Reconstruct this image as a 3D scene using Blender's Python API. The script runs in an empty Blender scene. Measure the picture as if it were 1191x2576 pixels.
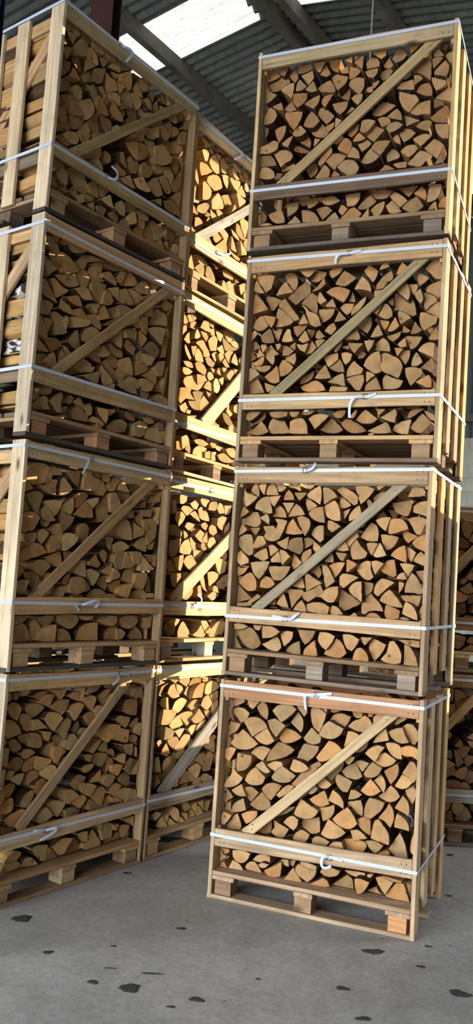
import bpy, bmesh, math, random
from mathutils import Vector, Matrix
SC = bpy.context.scene
COL = SC.collection
W, D, H = 1.0919, 0.77, 1.15
POSE = {"R4": [[-0.09814, 4.54141, 3.45611], [0.92918, -0.36962, -0.00313], [0.36963, 0.92916, 0.00656], [0.00048, -0.00725, 0.99997]], "R3": [[-0.08715, 4.59413, 2.30548], [0.91659, -0.3998, -0.00439], [0.39983, 0.91654, 0.00993], [6e-05, -0.01086, 0.99994]], "R2": [[-0.08428, 4.67182, 1.15428], [0.90951, -0.41568, -0.00155], [0.41568, 0.9095, 0.00301], [0.00016, -0.00338, 0.99999]], "R1": [[-0.08409, 4.64217, -0.0036], [0.92152, -0.38832, 0.0033], [0.38833, 0.92151, -0.00447], [-0.0013, 0.0054, 0.99998]], "L4": [[-1.11696, 4.17654, 3.45808], [0.59628, 0.80273, -0.00837], [-0.80275, 0.59631, 0.00176], [0.0064, 0.00567, 0.99996]], "L3": [[-1.10442, 4.12773, 2.29856], [0.58862, 0.8084, -0.00395], [-0.80841, 0.58861, -0.00302], [-0.00011, 0.00497, 0.99999]], "L2": [[-1.10472, 4.15137, 1.14884], [0.59501, 0.80371, 0.00175], [-0.80371, 0.59502, -0.00342], [-0.00379, 0.00063, 0.99999]], "L1": [[-1.12483, 4.22662, -0.00306], [0.5842, 0.8116, 0.0028], [-0.8116, 0.58418, 0.00595], [0.00319, -0.00575, 0.99998]], "M4": [[-0.4714, 5.14863, 3.45], [0.53298, 0.84613, 0.0], [-0.84613, 0.53298, 0.0], [0.0, 0.0, 1.0]], "M3": [[-0.47616, 5.13134, 2.3], [0.50063, 0.86566, 0.0], [-0.86566, 0.50063, 0.0], [0.0, 0.0, 1.0]], "M2": [[-0.47332, 5.11627, 1.15], [0.54123, 0.84087, 0.0], [-0.84087, 0.54123, 0.0], [0.0, 0.0, 1.0]], "M1": [[-0.47526, 5.13617, 0.0], [0.56902, 0.82233, 0.0], [-0.82233, 0.56902, 0.0], [0.0, 0.0, 1.0]], "N1": [[1.0, 5.86, 0.0], [1, 0.0, 0], [0.0, 1, 0], [0, 0, 1]], "N2": [[1.0, 5.87, 1.15], [1, 0, 0], [0, 1, 0], [0, 0, 1]]}
FEAT = {"R4": {"top": [1.1266, 1.043, 1.1363, 1.0536], "low": [0.3707, 0.2824, 0.3682, 0.2908], "deck": [0.1392, 0.1168, 0.1299, 0.1074], "s1": [1.1104, 1.1184], "s2": [0.3409, 0.3381], "br": [[0.1459, 0.3812], [0.2159, 0.3816], [1.0203, 1.0498], [0.9238, 1.0561]]}, "R3": {"top": [1.1463, 1.0575, 1.1368, 1.0518], "low": [0.3668, 0.2824, 0.3668, 0.287], "deck": [0.1387, 0.1215, 0.1381, 0.1163], "s1": [1.1124, 1.0956], "s2": [0.3343, 0.3372], "br": [[0.1732, 0.3725], [0.2416, 0.3792], [0.9928, 1.0447], [0.9321, 1.047]], "b1": [0.5832, 1.1028], "t1": [[[0.5933, 1.1011], [0.6211, 1.1053], [0.6488, 1.1095]], [[0.5783, 1.098], [0.5373, 1.0925], [0.5187, 1.0748], [0.5136, 1.0498]]], "b2": [0.7088, 0.3374], "t2": [[[0.7174, 0.3354], [0.7444, 0.3412], [0.769, 0.351]], [[0.7027, 0.3356], [0.6628, 0.33], [0.6393, 0.2933], [0.6356, 0.2276]]]}, "R2": {"top": [1.1417, 1.0542, 1.1376, 1.0523], "low": [0.3724, 0.2879, 0.3608, 0.2804], "deck": [0.1371, 0.1089, 0.1482, 0.1218], "s1": [1.1068, 1.121], "s2": [0.3177, 0.3336], "br": [[0.1414, 0.3734], [0.2191, 0.3762], [0.9609, 1.0421], [0.8976, 1.0409]], "b1": [0.4149, 1.1121], "t1": [[[0.4253, 1.1104], [0.4517, 1.115], [0.4684, 1.13], [0.4734, 1.1577]]], "b2": [0.3516, 0.3265], "t2": [[[0.3459, 0.3262], [0.3098, 0.3321], [0.2793, 0.3363]], [[0.3637, 0.3254], [0.3944, 0.3296], [0.4153, 0.3475], [0.4319, 0.363]]]}, "R1": {"top": [1.143, 1.0526, 1.1445, 1.0555], "low": [0.3571, 0.268, 0.3755, 0.2871], "deck": [0.1437, 0.1174, 0.1449, 0.1154], "s1": [1.104, 1.0984], "s2": [0.3264, 0.3197], "br": [[0.1674, 0.3635], [0.2473, 0.3709], [0.9665, 1.0492], [0.8942, 1.0396]], "b1": [0.5431, 1.11], "t1": [[[0.552, 1.1116], [0.59, 1.1172], [0.6245, 1.1225]], [[0.5371, 1.1102], [0.4968, 1.1043], [0.4869, 1.0892], [0.4917, 1.0294]]], "b2": [0.6546, 0.3182], "t2": [[[0.664, 0.3229], [0.695, 0.3201], [0.7252, 0.3154]], [[0.6494, 0.3244], [0.629, 0.3193], [0.622, 0.2971], [0.6274, 0.2769], [0.6444, 0.2701], [0.6685, 0.2816]]]}, "L4": {"top": [1.1395, 1.0825, 1.137, 1.0517], "low": [0.3815, 0.3029, 0.3514, 0.2813], "deck": [0.1282, 0.1061, 0.1362, 0.1172], "s1": [1.1288, 1.1037], "s2": [0.3541, 0.3407], "br": [[0.1392, 0.3933], [0.2179, 0.3997], [0.9819, 1.0521], [0.923, 1.0546]], "b1": [0.4077, 1.1191], "t1": [[[0.4107, 1.1112], [0.4475, 1.1165], [0.4768, 1.1078], [0.4678, 1.079], [0.4473, 1.0414]]], "b2": [0.3925, 0.3503], "t2": [[[0.3953, 0.3439], [0.4252, 0.3463], [0.4463, 0.3721], [0.44, 0.3989], [0.4102, 0.4191]]]}, "L3": {"top": [1.1352, 1.0487, 1.1359, 1.0566], "low": [0.3435, 0.2749, 0.3504, 0.2796], "deck": [0.1286, 0.1095, 0.1329, 0.1109], "s1": [1.0843, 1.0677], "s2": [0.3483, 0.3566], "br": [[0.1513, 0.371], [0.2242, 0.376], [0.9836, 1.04], [0.9169, 1.0391]]}, "L2": {"top": [1.1344, 1.0548, 1.1255, 1.0561], "low": [0.3624, 0.2804, 0.3832, 0.2976], "deck": [0.1411, 0.1239, 0.1351, 0.1139], "s1": [1.1083, 1.101], "s2": [0.3365, 0.343], "br": [[0.1078, 0.3659], [0.2045, 0.3661], [0.9793, 1.0387], [0.9029, 1.0372]], "b1": [0.4401, 1.1046], "t1": [[[0.4242, 1.1029], [0.4053, 1.0955], [0.3939, 1.0686], [0.3779, 1.0182]]], "b2": [0.4493, 0.3373], "t2": [[[0.4531, 0.3378], [0.4885, 0.351], [0.5306, 0.3603], [0.5551, 0.348], [0.5401, 0.3221]], [[0.4333, 0.3396], [0.4006, 0.3349], [0.4312, 0.3041]]]}, "L1": {"top": [1.1451, 1.0545, 1.1368, 1.0605], "low": [0.351, 0.2764, 0.3775, 0.2906], "deck": [0.1342, 0.1064, 0.1333, 0.111], "s1": [1.1076, 1.1066], "s2": [0.3338, 0.3346], "br": [[0.1698, 0.3686], [0.2365, 0.3823], [0.9278, 1.0372], [0.8299, 1.0434]], "b1": [0.7896, 1.1036], "t1": [[[0.7919, 1.105], [0.8273, 1.1008], [0.8687, 1.092]], [[0.7697, 1.1062], [0.7617, 1.0958], [0.7525, 1.0704], [0.7303, 1.0459]]], "b2": [0.3334, 0.3338], "t2": [[[0.3153, 0.3385], [0.2783, 0.3418], [0.2494, 0.3456]], [[0.3367, 0.3362], [0.371, 0.3396], [0.3881, 0.3321], [0.3607, 0.3132], [0.2945, 0.2915]]]}, "M4": {"s1": [1.0964, 1.1293], "s2": [0.3115, 0.3253], "br": [[0.1053, 0.3825], [0.1805, 0.3806], [0.7155, 0.7811], [0.6991, 0.8287]], "b1": [0.549, 1.1061], "t1": [[[0.5176, 1.0921], [0.4795, 1.0738], [0.4484, 1.0422], [0.4166, 1.0188]]], "b2": [0.3057, 0.3345], "t2": [[[0.3084, 0.3289], [0.3681, 0.3405], [0.4309, 0.3748], [0.437, 0.4044]]]}, "M3": {"s1": [1.0916, 1.1105], "s2": [0.3029, 0.3317], "br": [[0.3053, 0.3792], [0.4645, 0.3746], [0.7738, 0.6727], [0.7581, 0.7946]]}, "M2": {"s1": [1.0946, 1.0875], "s2": [0.3502, 0.3248], "br": [[0.0931, 0.3757], [0.2131, 0.3784], [0.7118, 0.7376], [0.7018, 0.8223]], "b1": [0.4174, 1.0855], "t1": [[[0.424, 1.0837], [0.4739, 1.0824]]], "b2": [0.3049, 0.3448], "t2": [[[0.3105, 0.3479], [0.36, 0.3612], [0.369, 0.3939], [0.3447, 0.4183]]]}, "M1": {"s1": [1.1075, 1.1152], "s2": [0.3448, 0.3275], "br": [[0.113, 0.3792], [0.2302, 0.3657], [0.6704, 0.7055], [0.6601, 0.7963]]}}
LOGS = {
'L1': '*65 692 142 734 142 774 142 814 142 822 156 780 202 738 247 711 223 686 177 669 159;*94 990 847 1059 837 1066 878 1066 924 1012 937 957 934 933 905 932 871;*89 593 142 642 142 690 142 681 152 661 192 633 227 602 194 578 152 558 142;*67 783 726 817 707 845 737 878 771 891 800 847 808 805 805 771 782 748 756;*56 355 839 390 815 414 843 447 878 421 905 373 919 337 919 314 887;*69 820 170 857 170 905 168 912 197 912 238 867 254 820 252 802 230;*76 537 522 570 492 601 473 631 472 657 504 683 532 651 548 601 559 564 543;*77 142 142 177 142 229 142 262 142 272 142 238 179 187 177 146 170 132 153;*51 495 881 531 856 561 889 594 939 548 957 487 945 472 915;*50 886 713 948 698 954 735 960 768 881 788 830 730;*65 752 391 786 363 804 390 816 417 829 441 800 465 763 467 734 453 712 424;*73 353 178 387 149 420 142 429 182 433 222 387 232 342 235 316 223;*56 131 383 166 362 195 370 225 408 238 442 207 451 174 440 135 425 108 407;*73 460 791 491 762 506 803 525 836 526 871 492 875 453 851 420 812;*85 757 590 795 573 823 603 834 639 790 652 738 655 706 626;75 992 513 1033 499 1035 530 1060 557 1062 580 1020 601 983 583 955 545;84 1014 142 1028 142 1057 172 1066 200 1029 216 973 220 979 172 998 142;*64 71 835 90 807 130 819 171 831 145 873 114 896 89 899 63 869;*68 283 142 342 142 359 142 326 178 298 191 273 183 259 152;88 882 142 936 142 990 142 982 179 955 176 930 159 887 156 858 142;68 623 838 656 813 681 821 717 854 693 881 661 895 627 891 599 872;*51 495 158 523 162 547 203 572 237 518 245 478 228 453 206;*71 273 744 327 738 337 764 325 789 296 813 256 817 241 792 237 752;*69 197 937 239 913 254 898 295 918 328 942 290 962 245 970 211 969 191 954;87 1066 142 1066 142 1066 142 1066 176 1066 169 1041 144 1018 142;*71 440 389 472 359 505 398 525 426 471 443 425 444 403 430;84 965 454 1012 435 1038 451 1039 485 996 515 958 509 928 483;*50 395 925 436 897 465 929 483 973 435 977 390 967 356 946;*84 198 861 222 832 249 826 256 876 257 913 182 923 172 904;*53 231 451 265 448 267 468 286 495 296 524 269 532 240 523 208 502 191 465;54 862 419 903 398 921 425 944 455 887 479 846 463 818 434;*51 93 916 128 896 135 912 149 934 155 956 131 981 101 990 78 979 64 958;58 1052 946 1066 942 1066 970 1056 999 1021 1010 988 996 982 959;53 1064 734 1066 724 1066 756 1066 798 1066 797 1040 782 1011 743;50 508 444 530 419 567 434 609 448 576 475 540 495 507 494 490 475;51 477 712 505 708 531 729 567 754 539 789 505 789 485 756 456 728;54 413 650 431 651 460 682 491 695 459 727 403 734 393 697;57 336 356 359 348 403 364 428 380 377 431 343 409 325 379;64 312 502 346 514 375 537 381 563 339 580 304 572 285 548;52 943 372 971 367 1000 397 1025 423 978 435 935 430 905 409;71 519 999 552 961 592 958 597 993 603 1029 529 1034;76 477 142 519 142 478 177 438 207 428 142;50 649 452 681 436 708 460 730 486 677 505 642 507 615 490;59 960 631 1006 617 1020 638 1014 685 975 686 920 685;61 318 624 356 643 391 652 394 669 352 681 292 699 295 631;80 1009 770 1056 758 1066 790 1066 825 1041 825 1004 809 979 785;76 242 562 255 557 297 574 331 582 339 595 309 623 274 621 240 613;*52 47 678 79 677 103 686 98 726 94 763 73 769 46 759;56 593 392 624 379 651 403 667 429 635 453 597 441 561 419;74 228 625 254 628 288 633 298 662 299 696 264 694 231 678 217 647;62 816 474 855 453 873 480 891 511 862 527 825 525 791 500;63 898 803 934 781 958 808 970 838 886 853 862 833;58 628 928 655 908 672 935 688 966 661 983 621 979 584 960;51 344 592 374 570 395 584 415 605 421 632 392 643 357 638 333 614;71 155 650 182 632 205 656 220 680 183 705 149 707 126 690;70 532 362 549 337 596 350 633 361 601 388 542 395 514 386;88 135 508 159 510 178 530 196 557 164 579 136 573 104 559;83 731 942 753 929 770 957 803 984 822 1005 774 1008 745 992 717 969;92 862 552 901 584 882 609 852 628 827 579 827 534;51 310 960 348 946 358 976 372 1006 326 1013 264 974;92 183 174 226 171 258 188 277 211 228 225 187 210 161 183;56 116 441 152 451 161 483 158 510 126 505 95 484 82 451;53 103 761 126 742 155 742 179 755 173 769 145 796 115 809 91 795;66 876 531 911 511 934 542 948 567 897 577 865 574 857 557;58 1034 221 1066 202 1066 256 1066 260 1019 255 980 254;52 238 835 290 840 348 837 314 861 266 893 241 888;59 194 703 217 690 254 705 283 718 236 744 193 746 175 725;61 245 994 295 977 323 1001 338 1028 258 1027 221 1009;95 757 492 799 493 805 522 801 560 753 530 706 493;72 936 579 970 570 972 596 967 635 918 630 889 608;51 1063 503 1066 544 1066 587 1048 578 1029 550 1012 507;51 634 216 662 193 692 194 690 249 649 253 616 245;51 1053 365 1066 377 1058 418 1015 402 976 359;76 1015 686 1048 690 1066 707 1043 729 992 731 990 700;55 158 583 189 568 203 596 212 627 162 625 122 605;77 640 568 671 559 714 579 727 603 661 604 623 588;62 702 353 758 354 766 375 705 415 687 396;81 1066 664 1066 661 1066 704 1066 697 1043 682;84 412 683 431 723 427 754 388 738 361 693;94 427 749 449 722 471 734 486 764 465 780 436 790 410 776;56 704 867 732 887 750 911 717 928 686 927 668 907;64 525 968 560 958 554 1008 500 1012 469 993;67 391 1009 428 975 453 998 469 1024 361 1032;71 1066 594 1066 619 1066 650 1041 664 1042 610;71 703 662 735 691 767 723 756 728 707 712 670 680;87 802 657 832 668 829 695 811 712 776 698 753 675;86 553 789 578 779 604 808 594 849 566 837 541 804;59 43 988 67 986 99 999 91 1032 61 1041 38 1033;81 887 357 894 390 876 405 840 396 818 362;65 616 989 645 998 704 1012 722 1032 632 1024 601 994;59 72 569 95 582 95 621 95 660 62 659;92 195 784 223 767 253 764 239 812 180 809;77 790 927 847 974 825 983 776 950 749 915;79 600 752 637 773 663 799 633 806 604 799 587 772;58 54 764 74 771 92 788 67 833 43 830;87 598 342 628 344 656 357 623 384 594 382;65 640 638 672 619 693 657 656 665 632 661;54 59 507 83 503 103 513 86 552 69 558;51 102 608 127 608 148 644 109 653 99 635;53 878 368 949 367 908 393 864 397;69 462 623 488 637 513 669 480 670 450 642;66 95 335 128 338 142 355 124 375 99 377;62 345 788 365 765 372 785 383 811 332 820;77 847 642 881 623 884 641 865 666 818 661;52 39 889 54 900 67 935 32 954;53 115 995 127 1001 137 1020 135 1036 90 1033;75 169 1008 202 1016 226 1034 161 1039;61 918 205 935 205 947 237 903 238',
'L2': '*66 460 946 498 947 546 954 588 934 623 935 650 972 622 997 585 1014 534 1028 522 1048 497 1055 470 1040 456 991;*69 952 789 980 741 997 691 1056 740 1066 775 1066 821 1034 841 942 835;*80 585 142 649 142 644 183 638 238 604 238 556 227 529 206 518 170 517 142;*87 100 963 127 934 169 936 210 952 220 988 234 1028 206 1044 176 1046 143 1044 115 1029 97 996;*68 570 829 585 783 624 791 673 811 677 826 650 838 670 892 682 935 617 915 594 891 565 880;*50 42 692 95 687 114 695 139 698 153 729 166 764 153 776 118 789 70 783 48 758 40 711;*55 403 398 441 389 487 394 528 417 523 467 489 480 451 478 419 473 408 441;*60 734 742 801 710 856 707 846 745 819 803 789 823 750 789 711 755;*65 96 538 152 561 201 578 242 594 187 634 162 636 103 591 47 545;*53 933 433 978 431 991 478 986 525 935 523 901 521 895 474 882 435;*82 397 225 426 210 464 203 491 217 517 246 505 274 420 277 375 270 373 246;*61 304 779 317 738 338 702 368 729 398 753 417 794 398 796 351 808 304 831;*75 81 161 107 142 156 142 184 149 177 183 162 210 140 230 115 230 92 220 70 197;*51 281 142 338 142 334 182 330 227 299 224 265 210 241 190 228 146;*51 94 842 117 815 139 791 169 784 163 811 172 849 186 881 168 892 134 897 98 886 70 872;*52 437 796 489 798 541 804 528 846 471 886 441 850 398 806;*68 849 219 883 204 926 215 957 242 954 273 854 273 807 257;*68 752 540 806 535 803 558 821 597 827 640 785 637 744 615 727 580;*92 138 456 159 443 174 417 193 397 213 412 245 433 243 460 224 480 188 492 155 494 131 482;*75 419 142 470 142 467 157 451 182 421 200 384 208 361 208 364 142;91 923 143 969 142 1026 142 1029 161 1009 193 966 217 941 194 910 163;89 1065 416 1066 421 1066 465 1066 504 1043 511 1030 470 1018 422;93 776 142 824 142 819 172 809 218 759 195 735 173 734 142;*50 662 851 683 845 712 864 741 890 716 928 687 961 667 951 654 927;*86 471 710 500 662 536 687 550 747 523 769 490 766 463 753;54 1066 816 1066 828 1066 922 1060 884 1041 842;84 953 656 1000 648 1001 695 990 742 935 721 895 679;56 851 768 862 715 894 726 948 746 956 778 899 788 852 811;79 856 468 900 466 907 513 913 556 870 549 835 517 811 482;*52 350 644 362 610 397 634 431 668 438 690 395 704 358 704 337 685;87 1066 142 1066 184 1066 224 1063 185 1057 142;92 736 414 768 403 806 393 819 432 814 477 751 467 722 443;*91 296 532 323 523 363 532 364 571 356 609 308 588 258 567;93 674 427 711 413 722 458 729 500 677 498 653 485 631 448;*83 213 142 240 167 268 194 239 229 211 256 192 229 192 189 192 142;*65 186 493 209 480 231 471 246 496 274 525 246 547 219 556 186 547 163 522;92 752 940 782 906 818 926 847 960 839 982 774 981 733 968;60 542 482 559 454 581 433 607 466 624 504 582 520 547 529 519 517;*61 252 636 251 592 307 610 345 633 325 656 287 680 264 685;53 956 535 990 541 1041 552 991 588 946 629 934 585 933 538;*54 214 830 238 806 267 782 283 797 297 833 303 868 285 866 203 856;52 290 943 290 894 308 893 342 912 368 933 337 970 308 994 291 974;86 761 631 813 642 860 665 819 692 786 697 736 670;50 682 233 724 221 755 225 779 244 771 274 698 273 650 247;62 188 912 228 900 277 893 272 944 278 972 248 971 216 936 165 932;61 814 589 797 543 830 544 894 563 881 578 855 615 820 639;83 214 967 225 941 249 961 259 997 320 1007 314 1023 277 1038 233 1038;74 363 1002 388 978 423 955 437 1003 443 1043 342 1024;94 690 375 714 394 675 416 624 421 587 398 580 372;54 530 546 555 541 605 536 633 556 601 580 578 611 550 591 524 564;55 458 496 488 487 522 481 514 517 504 570 480 565 429 505;*61 50 381 122 387 128 417 138 447 92 449 61 434 48 408;53 777 402 805 387 849 381 856 419 874 458 820 449 780 425;51 332 816 370 800 383 812 388 858 375 898 345 874 304 834;50 407 839 438 860 469 889 490 920 450 930 414 918 397 894;83 1004 383 1025 407 988 430 943 424 905 408 903 381;83 495 443 518 400 547 401 585 417 572 446 551 463 520 480;57 282 687 316 662 354 641 330 705 308 751 282 735 258 712;89 271 218 314 225 348 245 355 270 275 269 250 262 244 235;50 870 585 904 572 923 604 937 640 886 644 848 638;64 1037 203 1066 218 1066 242 1066 278 1024 266 1024 211;63 714 497 702 459 732 475 778 485 792 504 757 536 720 542;53 184 779 203 761 243 755 277 762 258 781 229 811 206 829 178 806;58 1037 579 1066 566 1066 600 1066 630 1031 635;81 895 819 925 798 960 790 956 833 940 874 912 867 887 841;53 164 677 175 651 202 633 225 662 240 690 221 705 195 713 170 704;60 643 982 671 963 698 1000 736 1043 703 1054 664 1033;62 667 502 698 500 715 489 715 534 716 575 673 547 625 515;82 648 582 676 561 689 584 695 622 652 641 614 616;62 46 886 94 892 122 909 108 924 81 947 47 961;60 107 645 121 619 147 608 160 656 174 684 136 687 100 674;75 826 142 851 150 875 180 835 204 803 204 810 142;85 830 996 866 974 886 992 923 1021 899 1029 849 1030 812 1017;95 66 595 77 562 115 592 137 623 103 637 66 641;53 499 864 529 846 542 866 564 894 562 916 519 907 477 890;66 53 218 77 221 116 234 147 254 121 270 53 264;57 750 977 809 978 779 1004 749 1038 730 1020 708 979;92 74 486 78 440 108 461 138 496 112 515 82 526;57 1051 946 1066 951 1066 985 1066 1013 1029 983;73 340 371 385 373 396 397 403 426 371 425 345 417 326 381;94 693 656 726 636 728 673 740 705 708 717 678 707;61 943 855 1000 857 1002 897 900 885;55 46 777 82 785 113 798 77 834 43 849;56 344 445 382 433 407 462 412 504 360 474;87 1025 943 1066 945 1064 968 1032 988 1004 973 990 939;82 844 829 887 841 878 879 819 864;83 1021 665 1056 667 1066 719 1013 688;77 1025 1015 1066 1014 1066 1053 1016 1045;60 1066 386 1066 410 1023 408 979 383;52 606 1020 632 1009 643 1059 582 1054;50 993 593 1023 587 1023 634 972 631;94 933 901 984 907 980 950 936 925;51 520 1029 545 1022 584 1028 572 1052 504 1045;94 395 566 412 581 442 604 418 617 391 608;66 550 250 598 257 607 272 519 272;55 931 577 944 617 925 639 909 576;60 307 834 328 854 353 875 325 889 308 876;75 775 378 753 393 721 395 687 372;87 209 734 231 723 243 738 232 761 203 758;55 234 451 254 469 277 494 243 489 228 468;73 236 724 252 739 268 758 229 754;85 546 376 517 382 478 385 451 373;89 354 371 325 388 300 370',
'L3': '*74 1049 533 1032 463 1057 453 1066 448 1066 489 1066 559 1066 600 1066 622 1043 589;*64 708 400 763 390 813 394 792 436 815 426 845 461 798 484 748 487 713 455 664 412;*85 980 855 1046 867 1043 900 1021 934 983 947 948 943 918 884 900 830;*56 913 157 972 152 1043 150 1027 195 1011 232 953 228 898 201;*53 871 649 932 626 953 648 972 694 922 720 875 722 824 667;*53 198 931 184 894 237 907 298 941 288 951 257 976 218 997 172 1000 149 969;*64 408 872 435 844 477 828 501 889 526 944 456 934 399 913;*51 879 779 917 751 962 719 985 787 993 830 945 828 866 799;*70 614 153 686 152 754 166 755 215 700 227 640 195 602 165;*68 631 875 684 881 748 902 711 941 675 975 624 949;*65 199 848 237 837 282 849 317 873 305 894 284 919 152 873;*68 182 616 195 571 239 584 264 599 243 628 225 676 183 687 145 671;*81 650 1031 634 982 697 997 761 1020 759 1039 711 1077 668 1069;77 889 509 948 500 996 491 991 543 968 590 897 543 854 515;51 1027 380 1066 378 1066 418 1021 435 974 432 931 390;52 1043 165 1066 147 1066 157 1066 230 1066 223 1019 221;*69 63 758 125 738 184 729 169 746 148 774 128 802 97 840 58 804;*52 326 170 347 153 402 158 445 160 447 189 407 209 376 231 340 219 324 191;*51 189 189 218 161 253 168 252 224 270 263 259 281 217 257 169 215;*56 206 1057 226 1037 255 1026 301 1041 346 1062 336 1073 276 1093 221 1089 186 1071;*71 311 897 333 868 374 883 391 911 387 947 361 967 324 953 289 925;*68 293 540 342 525 368 547 353 601 339 640 297 598 265 553;65 760 981 816 985 855 994 838 1049 808 1062 765 1039 736 997;*57 70 999 115 988 151 978 167 1002 155 1026 127 1039 91 1053 48 1049 47 979;71 793 499 836 518 911 562 910 577 874 588 819 569 776 557;57 824 156 858 154 901 178 896 224 849 246 807 214;*94 159 503 189 477 222 500 264 530 266 549 206 559 131 530;91 1055 912 1066 864 1066 879 1066 936 1066 977 1039 945;57 523 414 547 382 576 393 615 414 592 439 547 472 515 493 507 469;75 696 633 741 622 786 612 797 662 757 682 706 690 684 645;*70 290 636 344 653 408 680 415 708 358 701 302 697 276 675;*68 153 804 176 759 218 787 260 824 204 829 148 855 123 842;89 421 928 459 942 518 963 474 989 441 1022 422 1015 407 972;84 606 467 651 433 672 439 666 491 612 507 568 533 545 511;89 341 955 368 972 383 1015 392 1064 368 1062 332 1040 307 1001;51 845 440 881 425 925 444 933 478 886 490 840 494 821 458;51 676 686 729 702 774 700 774 747 755 769 725 744 652 717;53 685 516 730 497 759 489 747 548 721 587 690 571 662 533;*68 137 168 205 179 165 232 139 233 100 197 61 168;*71 102 947 125 928 163 907 195 901 202 922 185 951 156 972 128 986 94 979;51 947 570 974 544 1003 544 1016 596 1024 643 977 626 934 582;89 1029 714 1016 665 1063 682 1066 724 1066 745 1041 775 1017 768;77 797 579 783 556 865 582 860 628 840 662 808 638 789 608;78 608 585 662 574 699 584 696 610 646 627 592 641 574 621;83 215 764 211 719 266 709 327 711 291 739 260 772 230 794;54 478 820 547 836 575 868 541 902 509 910 493 870;50 318 816 348 801 414 820 392 842 351 872 279 839;52 792 804 824 770 860 754 855 804 849 858 783 841;57 989 936 1035 960 1063 986 1056 1000 1006 1008 982 1004 950 957;*52 90 530 133 529 122 554 95 601 70 634 57 602 45 551;70 392 416 454 476 394 496 334 437;90 675 463 689 432 719 459 748 489 700 539 661 497;82 436 713 468 693 518 690 505 727 481 764 404 740;50 435 382 494 379 502 406 497 449 422 415 376 396;91 592 776 632 793 673 814 649 837 626 857 566 825;66 106 457 161 466 137 487 100 510 68 532 59 498 56 450;68 1037 229 1066 232 1066 273 1020 278 965 239;67 486 973 538 965 590 961 594 981 565 1005 532 1024 483 998;59 492 735 555 763 536 795 503 822 475 797 470 751;77 732 942 768 910 794 939 807 972 750 983 695 980;77 647 819 668 819 710 840 739 873 662 879 622 854;50 240 761 287 751 343 759 331 784 309 813 221 775;57 82 888 95 844 151 900 95 935 50 952;81 554 1042 616 1057 624 1088 560 1087 519 1082 502 1045;51 517 227 539 203 573 173 588 221 584 257 514 256;56 790 697 810 668 836 695 860 734 818 753 784 762;67 587 890 625 877 621 918 612 961 531 928;85 69 394 102 399 135 405 151 423 156 459 68 441;90 606 521 649 509 669 522 676 555 611 572 574 535;79 500 501 534 506 526 534 501 579 439 517;54 88 640 122 651 101 679 80 717 57 736 57 692 46 640;60 366 582 404 582 435 617 418 634 387 661 355 600;70 319 710 367 704 415 712 394 727 352 761 298 732;65 736 246 780 236 829 242 809 277 711 278;70 601 988 633 984 650 1029 657 1067 615 1055 588 1007;53 610 629 654 615 656 650 640 699 578 642;93 909 599 944 593 969 640 880 656;54 152 400 179 393 200 406 196 440 175 469 156 446 125 406;53 497 532 536 540 570 560 553 578 520 598 485 551;63 53 857 75 845 97 839 87 933 66 928 52 898;55 413 639 434 624 463 625 489 663 438 677 401 665;79 397 781 436 779 472 765 484 795 491 828 405 798;90 463 1008 489 999 501 1037 497 1070 421 1033;60 885 254 932 244 977 261 939 289 872 274;91 1039 466 1049 485 1062 538 1032 530 1012 492 980 452;52 862 611 883 580 899 589 924 632 883 640 836 643;64 216 425 237 431 277 485 238 509 216 461;66 111 684 132 656 146 681 161 714 133 726 90 718;82 1053 761 1066 738 1066 757 1066 798 1055 803 1033 780;73 126 240 168 247 201 262 198 289 122 270;60 53 185 85 199 116 220 79 252 62 254;76 1036 797 1066 795 1066 828 1055 852 1027 827;87 528 752 588 775 554 805 522 818;93 403 247 434 232 452 244 418 294 374 262;57 573 165 541 187 490 199 454 169;70 145 563 151 592 163 638 103 633;57 442 195 470 202 477 225 464 266 428 236;83 884 393 919 389 940 418 938 434 870 425;53 827 859 883 873 887 895 878 924 815 863;61 479 1063 380 1061 369 1020;91 565 730 625 760 673 810 603 772 554 738;64 425 428 462 441 479 468 431 462 386 429;69 861 1033 896 1042 940 1070 916 1069 836 1053;94 330 245 349 235 373 276 353 289 326 279;56 253 609 261 661 245 684 221 648;53 893 208 925 230 889 246 844 245;59 244 496 273 480 299 498 260 522 233 521;87 622 238 642 238 676 265 670 278 629 269;54 548 142 566 164 523 192 527 149;58 119 1044 141 1045 153 1064 151 1085 100 1060;64 769 771 802 777 777 805 740 785;51 623 382 620 411 551 379;82 294 176 324 193 321 221 286 206;82 292 150 336 160 325 186 290 171;90 768 1044 765 1074 721 1070;70 1057 1015 1066 1021 1066 1039 1031 1027',
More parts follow.
